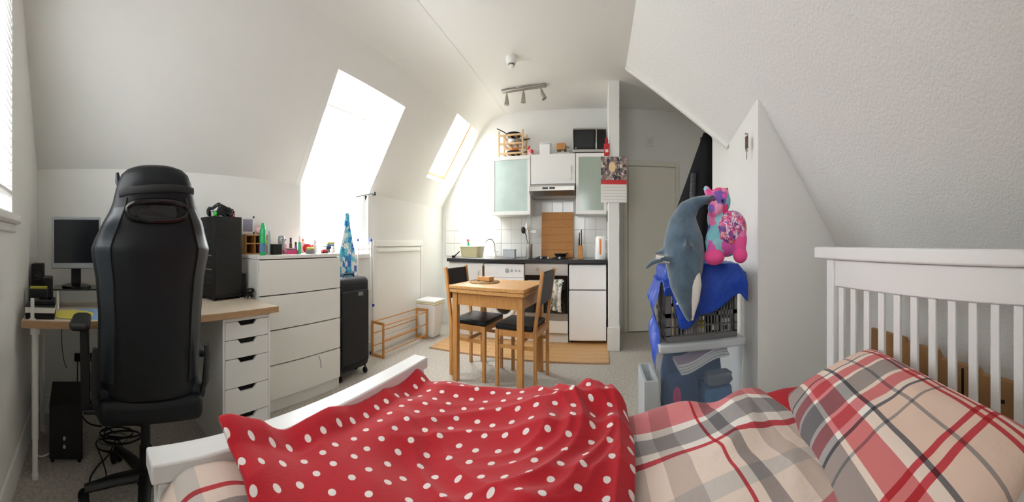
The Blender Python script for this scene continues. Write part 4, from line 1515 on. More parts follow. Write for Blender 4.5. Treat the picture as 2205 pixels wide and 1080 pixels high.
MB().lathe([(.028, 0), (.03, .02), (.018, .028)], (0, .03, 0), n=16).build('bristles', M['matt_black'], t, smooth=True)
t = thing('clear_tub', 'small clear plastic tub between sink and utensil pot', 'tub', (4.72, 1.33, .9065))
mb = MB()
mb.box(-.05, .05, -.09, .09, 0, .004).box(-.05, -.047, -.09, .09, .004, .09).box(.047, .05, -.09, .09, .004, .09).box(-.047, .047, -.09, -.087, .004, .09).box(-.047, .047, .087, .09, .004, .09)
mb.build('tub', M['milky'], t)
MB().box(-.053, .053, -.093, .093, .0905, .098).build('lid', M['milky'], t, bevel=.002)
t = thing('frying_pan', 'black frying pan on the right rear hotplate', 'pan', (4.80, .57, HZ + .0185))
MB().lathe([(.07, 0), (.095, .035), (.092, .035), (.068, .004)], n=28).build('pan', M['matt_black'], t, smooth=True)
MB().loft([(-.06, -.07, .03), (-.11, -.12, .045)], [(.010, .006)] * 2, 8).build('handle', M['plastic'], t, smooth=True)

# ------------------------------------------------ things on top of the wall units
TZ = 2.0905
t = thing('pan_rack', 'small pale wooden shelf rack of pans on the left wall cabinet', 'rack', (4.87, 1.32, TZ))
for x in (-.14, .12):
    for y in (-.20, .17):
        MB().box(x, x + .02, y, y + .025, 0, .31).build('post', M['beech'], t, bevel=.002)
for z in (.03, .145, .245):
    for x in (-.138, .122):
        MB().box(x, x + .016, -.174, .169, z, z + .022).build('rail', M['beech'], t, bevel=.002)
    for k in range(4):
        MB().box(-.121, .121, -.16 + .09 * k, -.13 + .09 * k, z + .008, z + .018).build('shelf_slat', M['beech'], t)


def pan(loc, r, h, m, label, ang, lift=.0):
    t = thing('saucepan', label, 'pan', loc, ang)
    MB().lathe([(r * .85, 0), (r, h), (r * .96, h), (r * .82, .006)], n=26).build('pan', M[m], t, smooth=True)
    MB().loft([(r * .9, 0, h * .8), (r + .05, 0, h + .01 + lift), (r + .15, 0, h + .03 + lift * 2.4)], [(.011, .007)] * 3, 8).build('handle', M['plastic'], t, smooth=True)
    return t


pan((4.87, 1.30, TZ + .264), .115, .035, 'matt_black', 'black frying pan with raised handle on top of the wooden pan rack', math.radians(110), .012)
pan((4.87, 1.30, TZ + .1645), .10, .055, 'steel', 'steel saucepan on the upper shelf of the wooden pan rack', math.radians(-70))
pan((4.87, 1.30, TZ + .0495), .115, .03, 'matt_black', 'dark pan on the lower shelf of the wooden pan rack', math.radians(-60))
t = thing('bread_bag', 'orange and white food bag in the lower dark pan of the rack', 'bag', (4.86, 1.29, TZ + .0565))
MB().ball((0, 0, .034), (.06, .08, .032), 16, 9).build('bag', M['orange'], t, smooth=True)
MB().loft([(0, -.07, .035), (0, -.09, .05)], [.012, .02], 8).build('twist', M['paper'], t, smooth=True)
M['redwhite'] = patches('red_white_wrapper', [(236, 228, 226), (210, 46, 60), (236, 232, 230), (226, 150, 150)], 30)
t = thing('sweet_bag', 'red and white patterned bag slumped at the front of the wall cabinets', 'bag', (4.77, 1.02, TZ))
MB().ball((0, 0, .045), (.035, .05, .045), 16, 9).build('bag', M['redwhite'], t, smooth=True)
MB().loft([(0, .01, .08), (0, .03, .105)], [.02, .03], 8).build('gathered_top', M['redwhite'], t, smooth=True)
t = thing('storage_jar', 'white square kitchen canister on the middle wall cabinet', 'canister', (4.84, .80, TZ))
MB().box(-.07, .07, -.08, .08, 0, .135).build('canister', M['appliance'], t, bevel=.012, seg=3)
MB().box(-.072, .072, -.082, .082, .1355, .15).build('lid', M['appliance'], t, bevel=.005)
t = thing('toaster', 'wood fronted appliance on a metal base on the middle wall cabinet', 'appliance', (4.84, .54, TZ))
MB().box(-.07, .07, -.12, .10, 0, .03).build('base', M['steel'], t, bevel=.005)
MB().box(-.02, .02, -.02, .02, .03, .06).build('stand', M['steel'], t)
MB().box(-.065, .065, -.05, .09, .0605, .135).build('body', M['oak'], t, bevel=.008)
MB().loft([(0, -.05, .10), (0, -.10, .10), (0, -.115, .075)], .008, 8).build('crank', M['steel'], t, smooth=True)
t = thing('microwave', 'silver and black microwave oven on the right wall cabinet', 'microwave', (4.86, .135, TZ))
MB().box(-.13, .16, -.245, .245, .012, .29).build('casing', M['steel'], t, bevel=.006)
MB().box(-.137, -.1305, -.09, .24, .045, .27).build('door', M['oven_glass'], t, bevel=.003)
MB().box(-.1385, -.1372, -.06, .215, .07, .25).build('door_window', M['screen'], t)
MB().box(-.137, -.1305, -.24, -.105, .045, .27).build('control_panel', M['oven_glass'], t, bevel=.003)
MB().box(-.155, -.1375, -.102, -.092, .05, .265).build('handle', M['chrome'], t, bevel=.003)
MB().box(-.1395, -.1375, .19, .21, .052, .066).build('badge', M['silver'], t)
for x in (-.1, .12):
    for y in (-.2, .2):
        MB().cyl((x, y, 0), (x, y, .012), .014, n=10).build('foot', M['plastic'], t)

# ------------------------------------------------ stub wall: calendar and red pouch
t = thing('calendar', 'wall calendar with a dark picture and red band on the stub wall', 'calendar', (4.155, -.19, 1.48))
M['calpic'] = patches('calendar_picture', [(60, 54, 58), (120, 110, 112), (176, 160, 150), (222, 208, 196), (90, 74, 76), (150, 120, 104)], 34, .6)
MB().box(0, .006, -.165, .165, .225, .455).build('picture', M['calpic'], t)
glow = MB().plate_x([(.02 + .045 * math.cos(a), .35 + .05 * math.sin(a)) for a in [2 * math.pi * k / 20 for k in range(20)]], -.0012, -.0003).build('picture_detail', mat('pale_gold_print', (236, 206, 160), .6), t)
MB().box(-.001, .006, -.165, .165, .180, .2245).build('red_band', M['red'], t)
MB().box(0, .006, -.165, .165, 0, .1795).build('date_page', M['paper'], t)
for k in range(5):
    MB().box(-.0008, -.0002, -.15, .15, .03 + k * .03, .032 + k * .03).build('date_rule', M['grey'], t)
t = thing('fire_blanket_case', 'narrow red case on the end of the stub wall above the calendar', 'case', (4.145, -.10, 1.945))
MB().box(0, .045, -.035, .035, 0, .12).build('case', M['red'], t, bevel=.006)
MB().box(-.001, .0, -.02, .02, .03, .06).build('label', M['paper'], t)
MB().lathe([(.015, .12), (.02, .15), (.012, .18)], (.02, 0, 0), n=12).build('cap', M['redcotton'], t, smooth=True)
t = thing('gas_lighter', 'black gas lighter hanging from the end of the right wall cabinet', 'lighter', (4.69, -.122, 1.31))
MB().box(-.008, .008, -.008, .006, 0, .12).build('grip', M['matt_black'], t, bevel=.003)
MB().box(-.010, .010, -.008, .006, .121, .20).build('nozzle', M['appliance'], t, bevel=.003)

# ------------------------------------------------ ceiling fittings
t = thing('ceiling_spotlight', 'brushed steel ceiling spotlight bar with three lamp heads', 'ceiling light', (4.24, 1.00, CZ), math.radians(-4))
MB().box(-.035, .035, -.31, .31, -.028, -.0005).build('bar', M['steel'], t, bevel=.008)
MB().box(-.05, .05, -.10, .10, -.012, -.0004).build('ceiling_plate', M['steel'], t, bevel=.004)
for y, tilt in ((.24, 0), (0, .05), (-.23, -.5)):
    h = thing_part('lamp_head', t)
    h.location = (0, y, -.03)
    h.rotation_euler = (tilt * .9, 0, 0)
    MB().cyl((0, 0, 0), (0, 0, -.03), .009, n=10).build('stem', M['steel'], h, smooth=True)
    MB().lathe([(.016, -.03), (.020, -.05), (.034, -.125), (.034, -.13), (.028, -.13)], n=20).build('shade', M['steel'], h, smooth=True)
t = thing('smoke_detector', 'white round smoke detector on the flat ceiling', 'smoke detector', (3.52, .97, CZ))
MB().lathe([(.062, -.0005), (.062, -.022), (.055, -.05), (.045, -.062)], n=28).build('base', M['white'], t, smooth=True)
MB().lathe([(.036, -.0625), (.036, -.076)], n=20).build('grille', M['grey'], t, smooth=True)
MB().lathe([(.034, -.0765), (.028, -.095), (.01, -.10)], n=20).build('cap', M['white'], t, smooth=True)
t = thing('wall_vent', 'small square grey control box on the wall above the passage door', 'control box', (EX, -.79, 2.31))
MB().box(-.03, -.0003, -.055, .055, -.055, .055).build('casing', M['chestwhite'], t, bevel=.006)
MB().box(-.034, -.0305, -.03, .03, -.03, .03).build('face', M['plushwhite'], t, bevel=.003)

# ================================================================== dining table and chairs
TR = math.radians(-7.5)
tb = thing('dining_table', 'small square honey oak dining table in front of the kitchen', 'table', (3.225, 1.015, 0), TR)
TD, TW = .70, .80
MB().box(-TD / 2, TD / 2, -TW / 2, TW / 2, .724, .75).build('table_top', M['oak_flat'], tb, bevel=.004)
MB().box(-TD / 2 + .006, TD / 2 - .006, -TW / 2 + .006, TW / 2 - .006, .694, .7225).build('lower_leaf', M['oak_flat'], tb, bevel=.004)
for x in (-TD / 2 + .035, TD / 2 - .055):
    MB().box(x, x + .02, -TW / 2 + .085, TW / 2 - .085, .60, .693).build('apron', M['oak'], tb)
for y in (-TW / 2 + .035, TW / 2 - .055):
    MB().box(-TD / 2 + .085, TD / 2 - .085, y, y + .02, .60, .693).build('apron', M['oak'], tb)
for x in (-TD / 2 + .025, TD / 2 - .080):
    for y in (-TW / 2 + .025, TW / 2 - .080):
        MB().box(x, x + .055, y, y + .055, 0, .693).build('leg', M['oak'], tb, bevel=.003)
t = thing('place_mat', 'round woven straw mat on the dining table', 'mat', (3.27, 1.20, .7505))
MB().lathe([(.16, 0), (.165, .004), (.16, .008), (.01, .008)], n=40).build('mat', M['wicker'], t, smooth=True)
mb = MB()
for r in (.04, .08, .12, .155):
    mb.loft([(r * math.cos(a), r * math.sin(a), .009) for a in [2 * math.pi * k / 36 for k in range(37)]], .004, 6, cap=False)
mb.build('coil', M['wicker'], t, smooth=True)
t = thing('candle_holder', 'low wooden block with an upright brown candle on the straw mat', 'candle holder', (3.27, 1.19, .764), math.radians(-20))
MB().box(-.04, .04, -.085, .085, 0, .035).build('block', M['oak'], t, bevel=.004)
MB().cyl((0, .03, .0352), (0, .03, .125), .013, n=16).build('candle', M['brown'], t, smooth=True)


def dining_chair(loc, rz_, label):
    """Seat towards +Y, back at -Y."""
    t = thing('dining_chair', label, 'chair', loc, rz_, 'oak chairs at the small table')
    W, D = .42, .42
    for s in (-1, 1):
        MB().box(s * (W / 2) - .016, s * (W / 2) + .016, D / 2 - .032, D / 2, 0, .43).build('leg', M['oak'], t, bevel=.003)
        mb = MB().bar((s * W / 2, -D / 2 + .016, 0), (s * W / 2, -D / 2 + .016, .46), .03, .032, (0, 1, 0))
        mb.bar((s * W / 2, -D / 2 + .016, .455), (s * W / 2, -D / 2 - .055, .875), .03, .030, (0, 1, 0))
        mb.build('back_post', M['oak'], t, bevel=.003)
        MB().box(s * W / 2 - .010, s * W / 2 + .010, -D / 2 + .034, D / 2 - .034, .385, .43).build('side_rail', M['oak'], t)
        MB().box(s * W / 2 - .009, s * W / 2 + .009, -D / 2 + .034, D / 2 - .034, .295, .320).build('stretcher', M['oak'], t)
    MB().box(-W / 2 + .018, W / 2 - .018, D / 2 - .028, D / 2 - .008, .385, .43).build('front_rail', M['oak'], t)
    MB().box(-W / 2 + .018, W / 2 - .018, -D / 2 + .006, -D / 2 + .026, .385, .43).build('rear_rail', M['oak'], t)
    MB().box(-W / 2 + .011, W / 2 - .011, -.01, .01, .297, .318).build('cross_stretcher', M['oak'], t)
    MB().box(-W / 2 - .005, W / 2 + .005, -D / 2 + .04, D / 2 + .005, .4305, .47).build('seat', M['leather'], t, bevel=.012, seg=3)
    y0, z0, y1, z1 = -D / 2 + .016 - .028, .62, -D / 2 + .016 - .068, .865
    MB().bar((0, y0, z0), (0, y1, z1), W - .034, .022, (0, 1, 0)).build('backrest', M['leather'], t, bevel=.006)
    return t


dining_chair((3.19, .755, 0.0), math.radians(-6.6), 'oak dining chair with black seat, its back towards the oven')
dining_chair((3.265, 1.285, 0.0), math.radians(173), 'oak dining chair with black seat, its back towards the white bin')
# ================================================================== along the north wall
# suitcase
t = thing('suitcase', 'large black fabric suitcase standing beside the chest of drawers', 'suitcase', (2.44, 2.37, 0), math.radians(-3))
MB().box(-.235, .225, -.10, .10, .06, .80).build('shell', M['suitcase'], t, bevel=.05, seg=5)
MB().box(-.19, .19, -.118, -.098, .12, .70).build('front_pocket', M['suitcase'], t, bevel=.015, seg=3)
MB().box(.03, .10, -.1205, -.1185, .655, .685).build('badge', M['grey'], t, bevel=.002)
MB().loft([(-.08, 0, .795), (-.07, 0, .825), (.07, 0, .825), (.08, 0, .795)], [(.012, .008)] * 4, 8).build('carry_handle', M['matt_black'], t, smooth=True)
for z in (.22, .48, .76):
    MB().box(-.225, -.205, -.125, -.10, z, z + .03).build('zip_pull', M['plastic'], t, bevel=.003)
for x in (-.18, .18):
    for y in (-.07, .07):
        w_ = MB().cyl((x - .012, y, .026), (x + .012, y, .026), .026, n=16).cyl((x, y, .03), (x, y, .065), .009, n=8)
        w_.build('wheel', M['matt_black'], t, smooth=True)

# ironing board leaning upright in the dormer
M['checks'] = patches('blue_turquoise_checks', [(236, 242, 246), (60, 176, 214), (44, 110, 196), (120, 206, 224), (240, 246, 248), (46, 140, 206)], 21, .7, square=True)
t = thing('ironing_board', 'blue and white patterned ironing board standing upright behind the suitcase', 'ironing board', (2.60, 2.57, 0), math.radians(0))
ol = []
for k in range(25):
    f = k / 24
    z = .08 + f * 1.26
    w = .150 * (1 - sm(.60, 1.0, f) * .80) * sm(-.05, .04, f)
    ol.append((w, z))
poly = [(-w, z) for w, z in ol] + [(w, z) for w, z in reversed(ol)]
MB().plate_y(poly, -.036, -.012).build('padded_cover', M['checks'], t, bevel=.008)
MB().plate_y([(x * .9, z) for x, z in poly], -.011, .002).build('mesh_plate', M['white'], t)
for s in (-1, 1):
    MB().loft([(s * .07, .012, .0), (s * .06, .014, .6), (s * .05, .012, 1.0)], .009, 8).build('leg', M['white'], t, smooth=True)

# folded clothes airer
t = thing('clothes_airer', 'folded white tube clothes airer with blue caps against the wall', 'clothes airer', (2.97, 2.61, 0))
for x, y in ((-.12, .0), (.12, .0)):
    MB().cyl((x, y, 0.0), (x, y, 1.09), .010, n=10).build('upright', M['white'], t, smooth=True)
    MB().lathe([(.014, 1.0905), (.017, 1.10), (.012, 1.118)], (x, y, 0), n=12).build('cap', M['bluecap'], t, smooth=True)
    MB().lathe([(.0135, 0), (.0135, .03)], (x, y, 0), n=12).build('foot', M['bluecap'], t, smooth=True)
MB().cyl((.155, -.01, .0), (.155, -.01, 1.05), .010, n=10).build('upright', M['white'], t, smooth=True)
for z in (.12, .30, .62, 1.02):
    MB().cyl((-.11, 0, z), (.11, 0, z), .006, n=8).build('bar', M['white'], t, smooth=True)
MB().lathe([(.016, .46), (.016, .485)], (.155, -.01, 0), n=12).build('joint', M['bluecap'], t, smooth=True)

# shoe rack
t = thing('shoe_rack', 'low empty bamboo shoe rack with rod shelves in front of the hatch', 'shoe rack', (3.56, 2.47, 0), math.radians(-1.5))
RX0, RX1, RY0, RY1, RH = -.50, .50, -.10, .10, .335
for x in (RX0, RX1 - .018):
    e = thing_part('end_frame', t)
    for y in (RY0, RY1 - .026):
        MB().box(x, x + .018, y, y + .026, 0, RH).build('post', M['bamboo'], e, bevel=.002)
    for z in (.0, RH - .026):
        MB().box(x + .0005, x + .0175, RY0 + .0262, RY1 - .0262, z, z + .026).build('cross_piece', M['bamboo'], e, bevel=.002)
for y, z in ((RY0 + .013, RH - .03), (RY1 - .013, RH - .012), (RY0 + .013, .17), (RY1 - .013, .21), (RY0 + .013, .05), (RY1 - .013, .09)):
    MB().cyl((RX0 + .018, y, z), (RX1 - .018, y, z), .006, n=10).build('rod', M['bamboo'], t, smooth=True)

# bin
t = thing('waste_bin', 'white plastic waste bin with lid and liner beside the kitchen', 'bin', (4.22, 2.40, 0))
mb = MB()
a, b = .125, .155
vs = [(-a * .85, -a * .85, 0), (a * .85, -a * .85, 0), (a * .85, a * .85, 0), (-a * .85, a * .85, 0), (-b, -b, .385), (b, -b, .385), (b, b, .385), (-b, b, .385)]
mb.add(vs, [(3, 2, 1, 0), (4, 5, 6, 7), (0, 1, 5, 4), (1, 2, 6, 5), (2, 3, 7, 6), (3, 0, 4, 7)])
mb.build('bucket', M['appliance'], t, bevel=.02, seg=3)
MB().box(-b - .008, b + .008, -b - .008, b + .008, .386, .40).build('liner', M['cream'], t, bevel=.005)
MB().box(-b - .004, b + .004, -b - .004, b + .004, .4005, .43).build('lid', M['appliance'], t, bevel=.012, seg=3)

# ================================================================== things on the chest of drawers
CZT = 1.0005


def ctop(px, d, z=CZT):
    v = spot(px, 522, 1)
    k = d / v.y
    return Vector((v.x * k, d, z))


# little wooden cubby shelf
t = thing('cubby_shelf', 'small open wooden cubby shelf at the left end of the chest', 'shelf', ctop(548, 2.53))
for x in (-.115, -.025, .055, .105):
    MB().box(x, x + .008, -.05, .05, 0, .135).build('upright', M['oak'], t)
for z in (0, .07, .127):
    for x in (-.1065, -.0165, .0635):
        MB().box(x, x + (.0805 if x < 0 else .041) - (.0 if x < -.05 else .0095 if x < 0 else 0), -.048, .048, z, z + .007).build('shelf_board', M['oak'], t)
MB().box(-.107, .105, .044, .049, .008, .126).build('back_panel', M['brown'], t)
t = thing('makeup_pouch', 'pale pink soft pouch lying on the cubby shelf', 'pouch', ctop(556, 2.52, CZT + .1365))
MB().ball((.02, 0, .026), (.055, .035, .026), 16, 9).build('pouch', M['palepink'], t, smooth=True)
MB().loft([(-.02, 0, .05), (0, 0, .065), (.02, 0, .05)], .004, 6).build('loop', M['palepink'], t, smooth=True)
t = thing('photo_frame', 'white framed picture with dark corners behind the computer tower', 'picture frame', ctop(535, 2.53, CZT))
MB().box(-.07, .06, 0, .012, 0.1365, .26).build('frame', M['appliance'], t, bevel=.003)
MB().box(-.055, .04, -.002, -.0002, .155, .24).build('picture', mat('muted_lilac_print', (150, 146, 166), .6), t)
MB().box(-.02, .02, .0122, .03, .1365, .142).build('stand', M['appliance'], t)
for z in (.14, .25):
    MB().box(.046, .060, -.003, -.0003, z - .002, z + .012).build('corner', M['matt_black'], t)
t = thing('spray_can', 'tall green spray can at the front left of the chest', 'spray can', ctop(566, 2.27))
MB().lathe([(.024, 0), (.027, .006), (.027, .155), (.022, .168)], n=20).build('can', M['green'], t, smooth=True)
MB().lathe([(.020, .1685), (.020, .185), (.012, .20), (.008, .205)], n=18).build('cap', M['green'], t, smooth=True)
MB().lathe([(.0275, .02), (.0275, .075)], n=20, cap=False).build('label', M['denim'], t, smooth=True)
t = thing('bottle', 'slim clear white bottle behind the green spray can', 'bottle', ctop(580, 2.36))
MB().lathe([(.016, 0), (.016, .13), (.008, .14), (.008, .155)], n=16).build('body', M['milky'], t, smooth=True)
MB().lathe([(.011, .1555), (.011, .19), (.007, .195)], n=14).build('cap', M['appliance'], t, smooth=True)
t = thing('card_box', 'brown card box with olive top standing beside the white bottle', 'box', ctop(575, 2.44))
MB().box(-.018, .018, -.015, .015, 0, .10).build('carton', M['card'], t, bevel=.001)
MB().box(-.0175, .0175, -.0155, -.0152, .06, .098).build('print', M['olive'], t)
t = thing('black_box', 'black lidded box on the front of the chest top', 'box', ctop(593, 2.34))
MB().box(-.048, .048, -.03, .03, 0, .062).build('box', M['matt_black'], t, bevel=.002)
MB().box(-.05, .05, -.032, .032, .0625, .070).build('lid', M['plastic'], t, bevel=.002)
t = thing('owl_ornament', 'silver owl ornament with two big dark eyes on the chest', 'ornament', ctop(606, 2.45))
MB().lathe([(.028, 0), (.034, .03), (.030, .07), (.036, .095), (.028, .125), (.01, .132)], n=20).build('body', M['silver'], t, smooth=True)
for s in (-1, 1):
    MB().ball((s * .017, -.030, .10), (.012, .007, .012), 12, 8).build('eye', M['appliance'], t, smooth=True)
    MB().ball((s * .017, -.037, .10), (.006, .003, .006), 10, 6).build('pupil', M['matt_black'], t, smooth=True)
t = thing('makeup_tray', 'pink tray of cosmetics in the middle of the chest top', 'tray', ctop(628, 2.35))
MB().box(-.075, .075, -.035, .035, 0, .006).build('base', M['pinkplastic'], t)
for y in (-.035, .031):
    MB().box(-.075, .075, y, y + .004, .0062, .028).build('side', M['pinkplastic'], t)
for i, (px, d, h, r, m, lab) in enumerate(((615, 2.38, .07, .014, 'palepink', 'small pale pink bottle left of the pink tray'), (626, 2.44, .115, .013, 'brown', 'brown glass bottle behind the pink tray'), (637, 2.45, .085, .013, 'purple', 'purple nail varnish bottle behind the pink tray'),
                                           (645, 2.30, .125, .013, 'appliance', 'white topped green tube standing at the front edge'), (678, 2.31, .10, .017, 'appliance', 'white tube standing in front of the books'))):
    t = thing('cosmetic_bottle', lab, 'bottle', ctop(px, d))
    MB().lathe([(r, 0), (r * 1.05, .004), (r, h * .62), (r * .6, h * .68)], n=16).build('body', M['green' if i == 3 else m], t, smooth=True)
    MB().lathe([(r * .75, h * .685), (r * .7, h)], n=14).build('cap', M['matt_black' if i in (1, 2) else m], t, smooth=True)
t = thing('lipstick_box', 'small tin of lipsticks inside the pink tray', 'tin', ctop(628, 2.35, CZT + .0065))
MB().box(-.04, .03, -.018, .018, 0, .03).build('tin', M['grey'], t, bevel=.002)
MB().box(-.04, .03, -.018, .018, .0305, .036).build('lid', M['palepink'], t, bevel=.001)
t = thing('purse', 'red zipped purse lying behind the white topped tube', 'purse', ctop(662, 2.40))
MB().ball((0, 0, .038), (.055, .028, .038), 16, 9).build('purse', M['red'], t, smooth=True)
MB().loft([(.05, 0, .05), (.10, .01, .075), (.13, .02, .082)], [.012, .009, .005], 8).build('strap', M['red'], t, smooth=True)
t = thing('cushion_tin', 'round grey tin with yellow lid in front of the red purse', 'tin', ctop(667, 2.31))
MB().lathe([(.036, 0), (.038, .004), (.038, .03), (.036, .032)], n=24).build('tin', M['grey'], t, smooth=True)
MB().lathe([(.030, .0325), (.030, .045), (.026, .048)], n=24).build('lid', M['yellow'], t, smooth=True)
zz = CZT
for i, (w, h, m, lab) in enumerate(((.10, .026, 'grey', 'grey book at the bottom of the stack by the ironing board'), (.105, .022, 'navy', 'navy book in the middle of the stack by the ironing board'), (.10, .018, 'denim', 'blue book second from the top of the stack by the ironing board'), (.115, .016, 'olive', 'yellow-green book on top of the stack by the ironing board'))):
    t = thing('book', lab, 'book', ctop(706, 2.47, zz), math.radians(6 * i - 8))
    MB().box(-w / 2, w / 2, -.04, .04, .002, h - .002).build('pages', M['paper'], t)
    MB().box(-w / 2 - .002, w / 2 + .002, -.042, .042, 0, .0018).build('cover', M[m], t)
    MB().box(-w / 2 - .002, w / 2 + .002, -.042, .042, h - .0018, h).build('cover', M[m], t)
    MB().box(-w / 2 - .002, w / 2 + .002, -.0435, -.0412, 0, h).build('spine', M[m], t)
    zz += h + .0005
t = thing('toy_car', 'small red and white toy at the right front of the chest', 'toy', ctop(699, 2.315))
MB().box(-.035, .03, -.015, .015, .008, .026).build('body', M['red'], t, bevel=.005)
MB().box(-.018, .012, -.013, .013, .0262, .04).build('cabin', M['appliance'], t, bevel=.004)
for x in (-.022, .02):
    MB().cyl((x, -.017, .008), (x, .017, .008), .008, n=12).build('wheel', M['matt_black'], t)
t = thing('lotion_bottle', 'orange capped lotion bottle by the left edge of the dormer', 'bottle', ctop(652, 2.53))
MB().box(-.022, .022, -.014, .014, 0, .085).build('bottle', M['palepink'], t, bevel=.006)
MB().lathe([(.012, .0855), (.012, .11)], n=14).build('cap', M['orange'], t, smooth=True)
t = thing('tissue_pack', 'crumpled white tissue pack at the right front of the chest', 'tissues', ctop(716, 2.32))
MB().ball((0, 0, .02), (.03, .022, .02), 14, 8).build('pack', M['paper'], t, smooth=True)
MB().loft([(0, 0, .036), (.005, 0, .05)], [.012, .018], 8).build('tuft', M['paper'], t, smooth=True)

# ================================================================== boxes and plush toys by the passage
t = thing('storage_box', 'clear plastic storage box with lid, filled with papers and clothes', 'storage box', (2.22, -.68, 0))
SX0, SX1, SY0, SY1, SH = 2.03, 2.42, -.96, -.40, .53
mb = MB()
w = .006
tp_ = .02
mb.box(SX0 + tp_, SX1 - tp_, SY0 + tp_, SY1 - tp_, 0, .006)
for (a, b_, c, d_) in (((SX0 + tp_, SY0 + tp_), (SX0 + tp_, SY1 - tp_), (SX0, SY1), (SX0, SY0)), ((SX1 - tp_, SY0 + tp_), (SX1 - tp_, SY1 - tp_), (SX1, SY1), (SX1, SY0)),
                       ((SX0 + tp_, SY0 + tp_), (SX1 - tp_, SY0 + tp_), (SX1, SY0), (SX0, SY0)), ((SX0 + tp_, SY1 - tp_), (SX1 - tp_, SY1 - tp_), (SX1, SY1), (SX0, SY1))):
    mb.add([(*a, .006), (*b_, .006), (*c, SH), (*d_, SH)], [(0, 1, 2, 3)])
o = mb.build('tub', M['clear'], t, world=True)
mb = MB().box(SX0 - .02, SX1 + .02, SY0 - .02, SY1 + .02, SH + .001, SH + .045)
mb.build('lid', M['milky'], t, bevel=.012, world=True, seg=3)
# what is in it
def folded(nm, lab, cat, m, x0, x1, y0, y1, z0, z1, seed):
    q = thing(nm, lab, cat, ((x0 + x1) / 2, (y0 + y1) / 2, z0))
    n = 9
    cx, cy = (x1 - x0) / 2, (y1 - y0) / 2
    vs, fs = [], []
    rows_ = 9
    for i in range(rows_):
        f = i / (rows_ - 1)
        for k in range(28):
            a_ = 2 * math.pi * k / 28
            rr = 1 - .10 * abs(2 * f - 1) ** 4
            px_ = cx * math.copysign(abs(math.cos(a_)) ** .35, math.cos(a_)) * rr
            py_ = cy * math.copysign(abs(math.sin(a_)) ** .35, math.sin(a_)) * rr
            d_ = .010 * noise.noise(Vector((px_ * 18, py_ * 18, f * 6 + seed)))
            vs.append((px_ * .94 + d_, py_ * .94 + d_, f * (z1 - z0) + .012 * noise.noise(Vector((px_ * 14, py_ * 14, seed))) * (f > .5)))
    for i in range(rows_ - 1):
        for k in range(28):
            fs.append((i * 28 + k, i * 28 + (k + 1) % 28, i * 28 + 28 + (k + 1) % 28, i * 28 + 28 + k))
    fs += [tuple(range(27, -1, -1)), tuple((rows_ - 1) * 28 + k for k in range(28))]
    MB().add(vs, fs).build('cloth', M[m], q, smooth=True, angle=60)
    MB().loft([(-cx * .96, -cy * .8, (z1 - z0) * .62), (-cx * .99, 0, (z1 - z0) * .66), (-cx * .96, cy * .8, (z1 - z0) * .60)], .007, 6).build('fold', M[m], q, smooth=True)


folded('folded_jeans', 'blue folded clothes at the right inside the clear storage box', 'clothes', 'denim', 2.065, 2.235, -.925, -.69, .01, .30, 1.1)
folded('folded_jumper', 'grey folded cloth above the blue clothes in the clear box', 'clothes', 'grey', 2.075, 2.20, -.92, -.72, .315, .375, 2.2)
folded('dark_bag', 'navy folded bag at the left inside the clear storage box', 'bag', 'navy', 2.065, 2.24, -.68, -.44, .01, .365, 3.3)
folded('winter_bedding', 'dark folded bedding filling the back of the clear storage box', 'bedding', 'navy', 2.27, 2.385, -.92, -.44, .01, .46, 4.4)
q = thing('pink_cloth', 'crumpled pink cloth at the left inside the clear box', 'cloth', (2.058, -.505, .30), 0)
MB().ball((0, 0, 0), (.008, .028, .05), 14, 8).build('cloth', M['pinkplastic'], q, smooth=True)
MB().loft([(-.01, 0, -.03), (-.02, .015, .0), (-.01, .02, .04)], .006, 6).build('fold', M['pinkplastic'], q, smooth=True)
for i in range(4):
    q = thing('magazine', ['lowest bent magazine in the clear storage box', 'second bent magazine in the clear storage box', 'third bent magazine in the clear storage box', 'uppermost bent magazine in the clear storage box'][i], 'magazine', (2.10, -.70, .385 + .016 * i))

    def mag(s, t_, i=i):
        y = .16 - t_ * .34 + .01 * i
        return Vector((-.03 - .004 * i + s * .16, y, .07 * sm(.16, -.12, y) + .015))
    vs, fs = [], []
    for a in range(3):
        for b_ in range(15):
            p = mag(a / 2, b_ / 14)
            vs += [p, p + Vector((0, 0, .012))]
    for a in range(2):
        for b_ in range(14):
            i0, i1, i2, i3 = [2 * (aa * 15 + bb) for aa, bb in ((a, b_), (a + 1, b_), (a + 1, b_ + 1), (a, b_ + 1))]
            fs += [(i0, i1, i2, i3), (i0 + 1, i3 + 1, i2 + 1, i1 + 1)]
    for a, b_ in [(0, k) for k in range(14)]:
        i0, i1 = 2 * b_, 2 * (b_ + 1)
        fs.append((i0, i1, i1 + 1, i0 + 1))
    MB().add(vs, fs).build('pages', M['paper' if i % 2 else 'chestwhite'], q, smooth=True, angle=30)
    vs2 = [v + Vector((0, 0, .0125)) for v in vs[::2]]
    MB().add(vs2, [(a * 15 + b_, (a + 1) * 15 + b_, (a + 1) * 15 + b_ + 1, a * 15 + b_ + 1) for a in range(2) for b_ in range(14)]).build('cover', M[('grey', 'cream', 'card', 'palepink')[i]], q, smooth=True)

# second, smaller tub left of it
t = thing('storage_tub', 'milky plastic tub on the carpet left of the clear storage box', 'storage tub', (2.18, -.29, 0))
mb = MB()
mb.box(2.02, 2.34, -.375, -.36, 0, .40).box(2.02, 2.34, -.30, -.285, 0, .40).box(2.02, 2.035, -.36, -.30, 0, .40).box(2.325, 2.34, -.36, -.30, 0, .40)
mb.build('walls', M['milky'], t, world=True)
MB().box(2.036, 2.324, -.359, -.301, .001, .01).build('base', M['milky'], t, world=True)

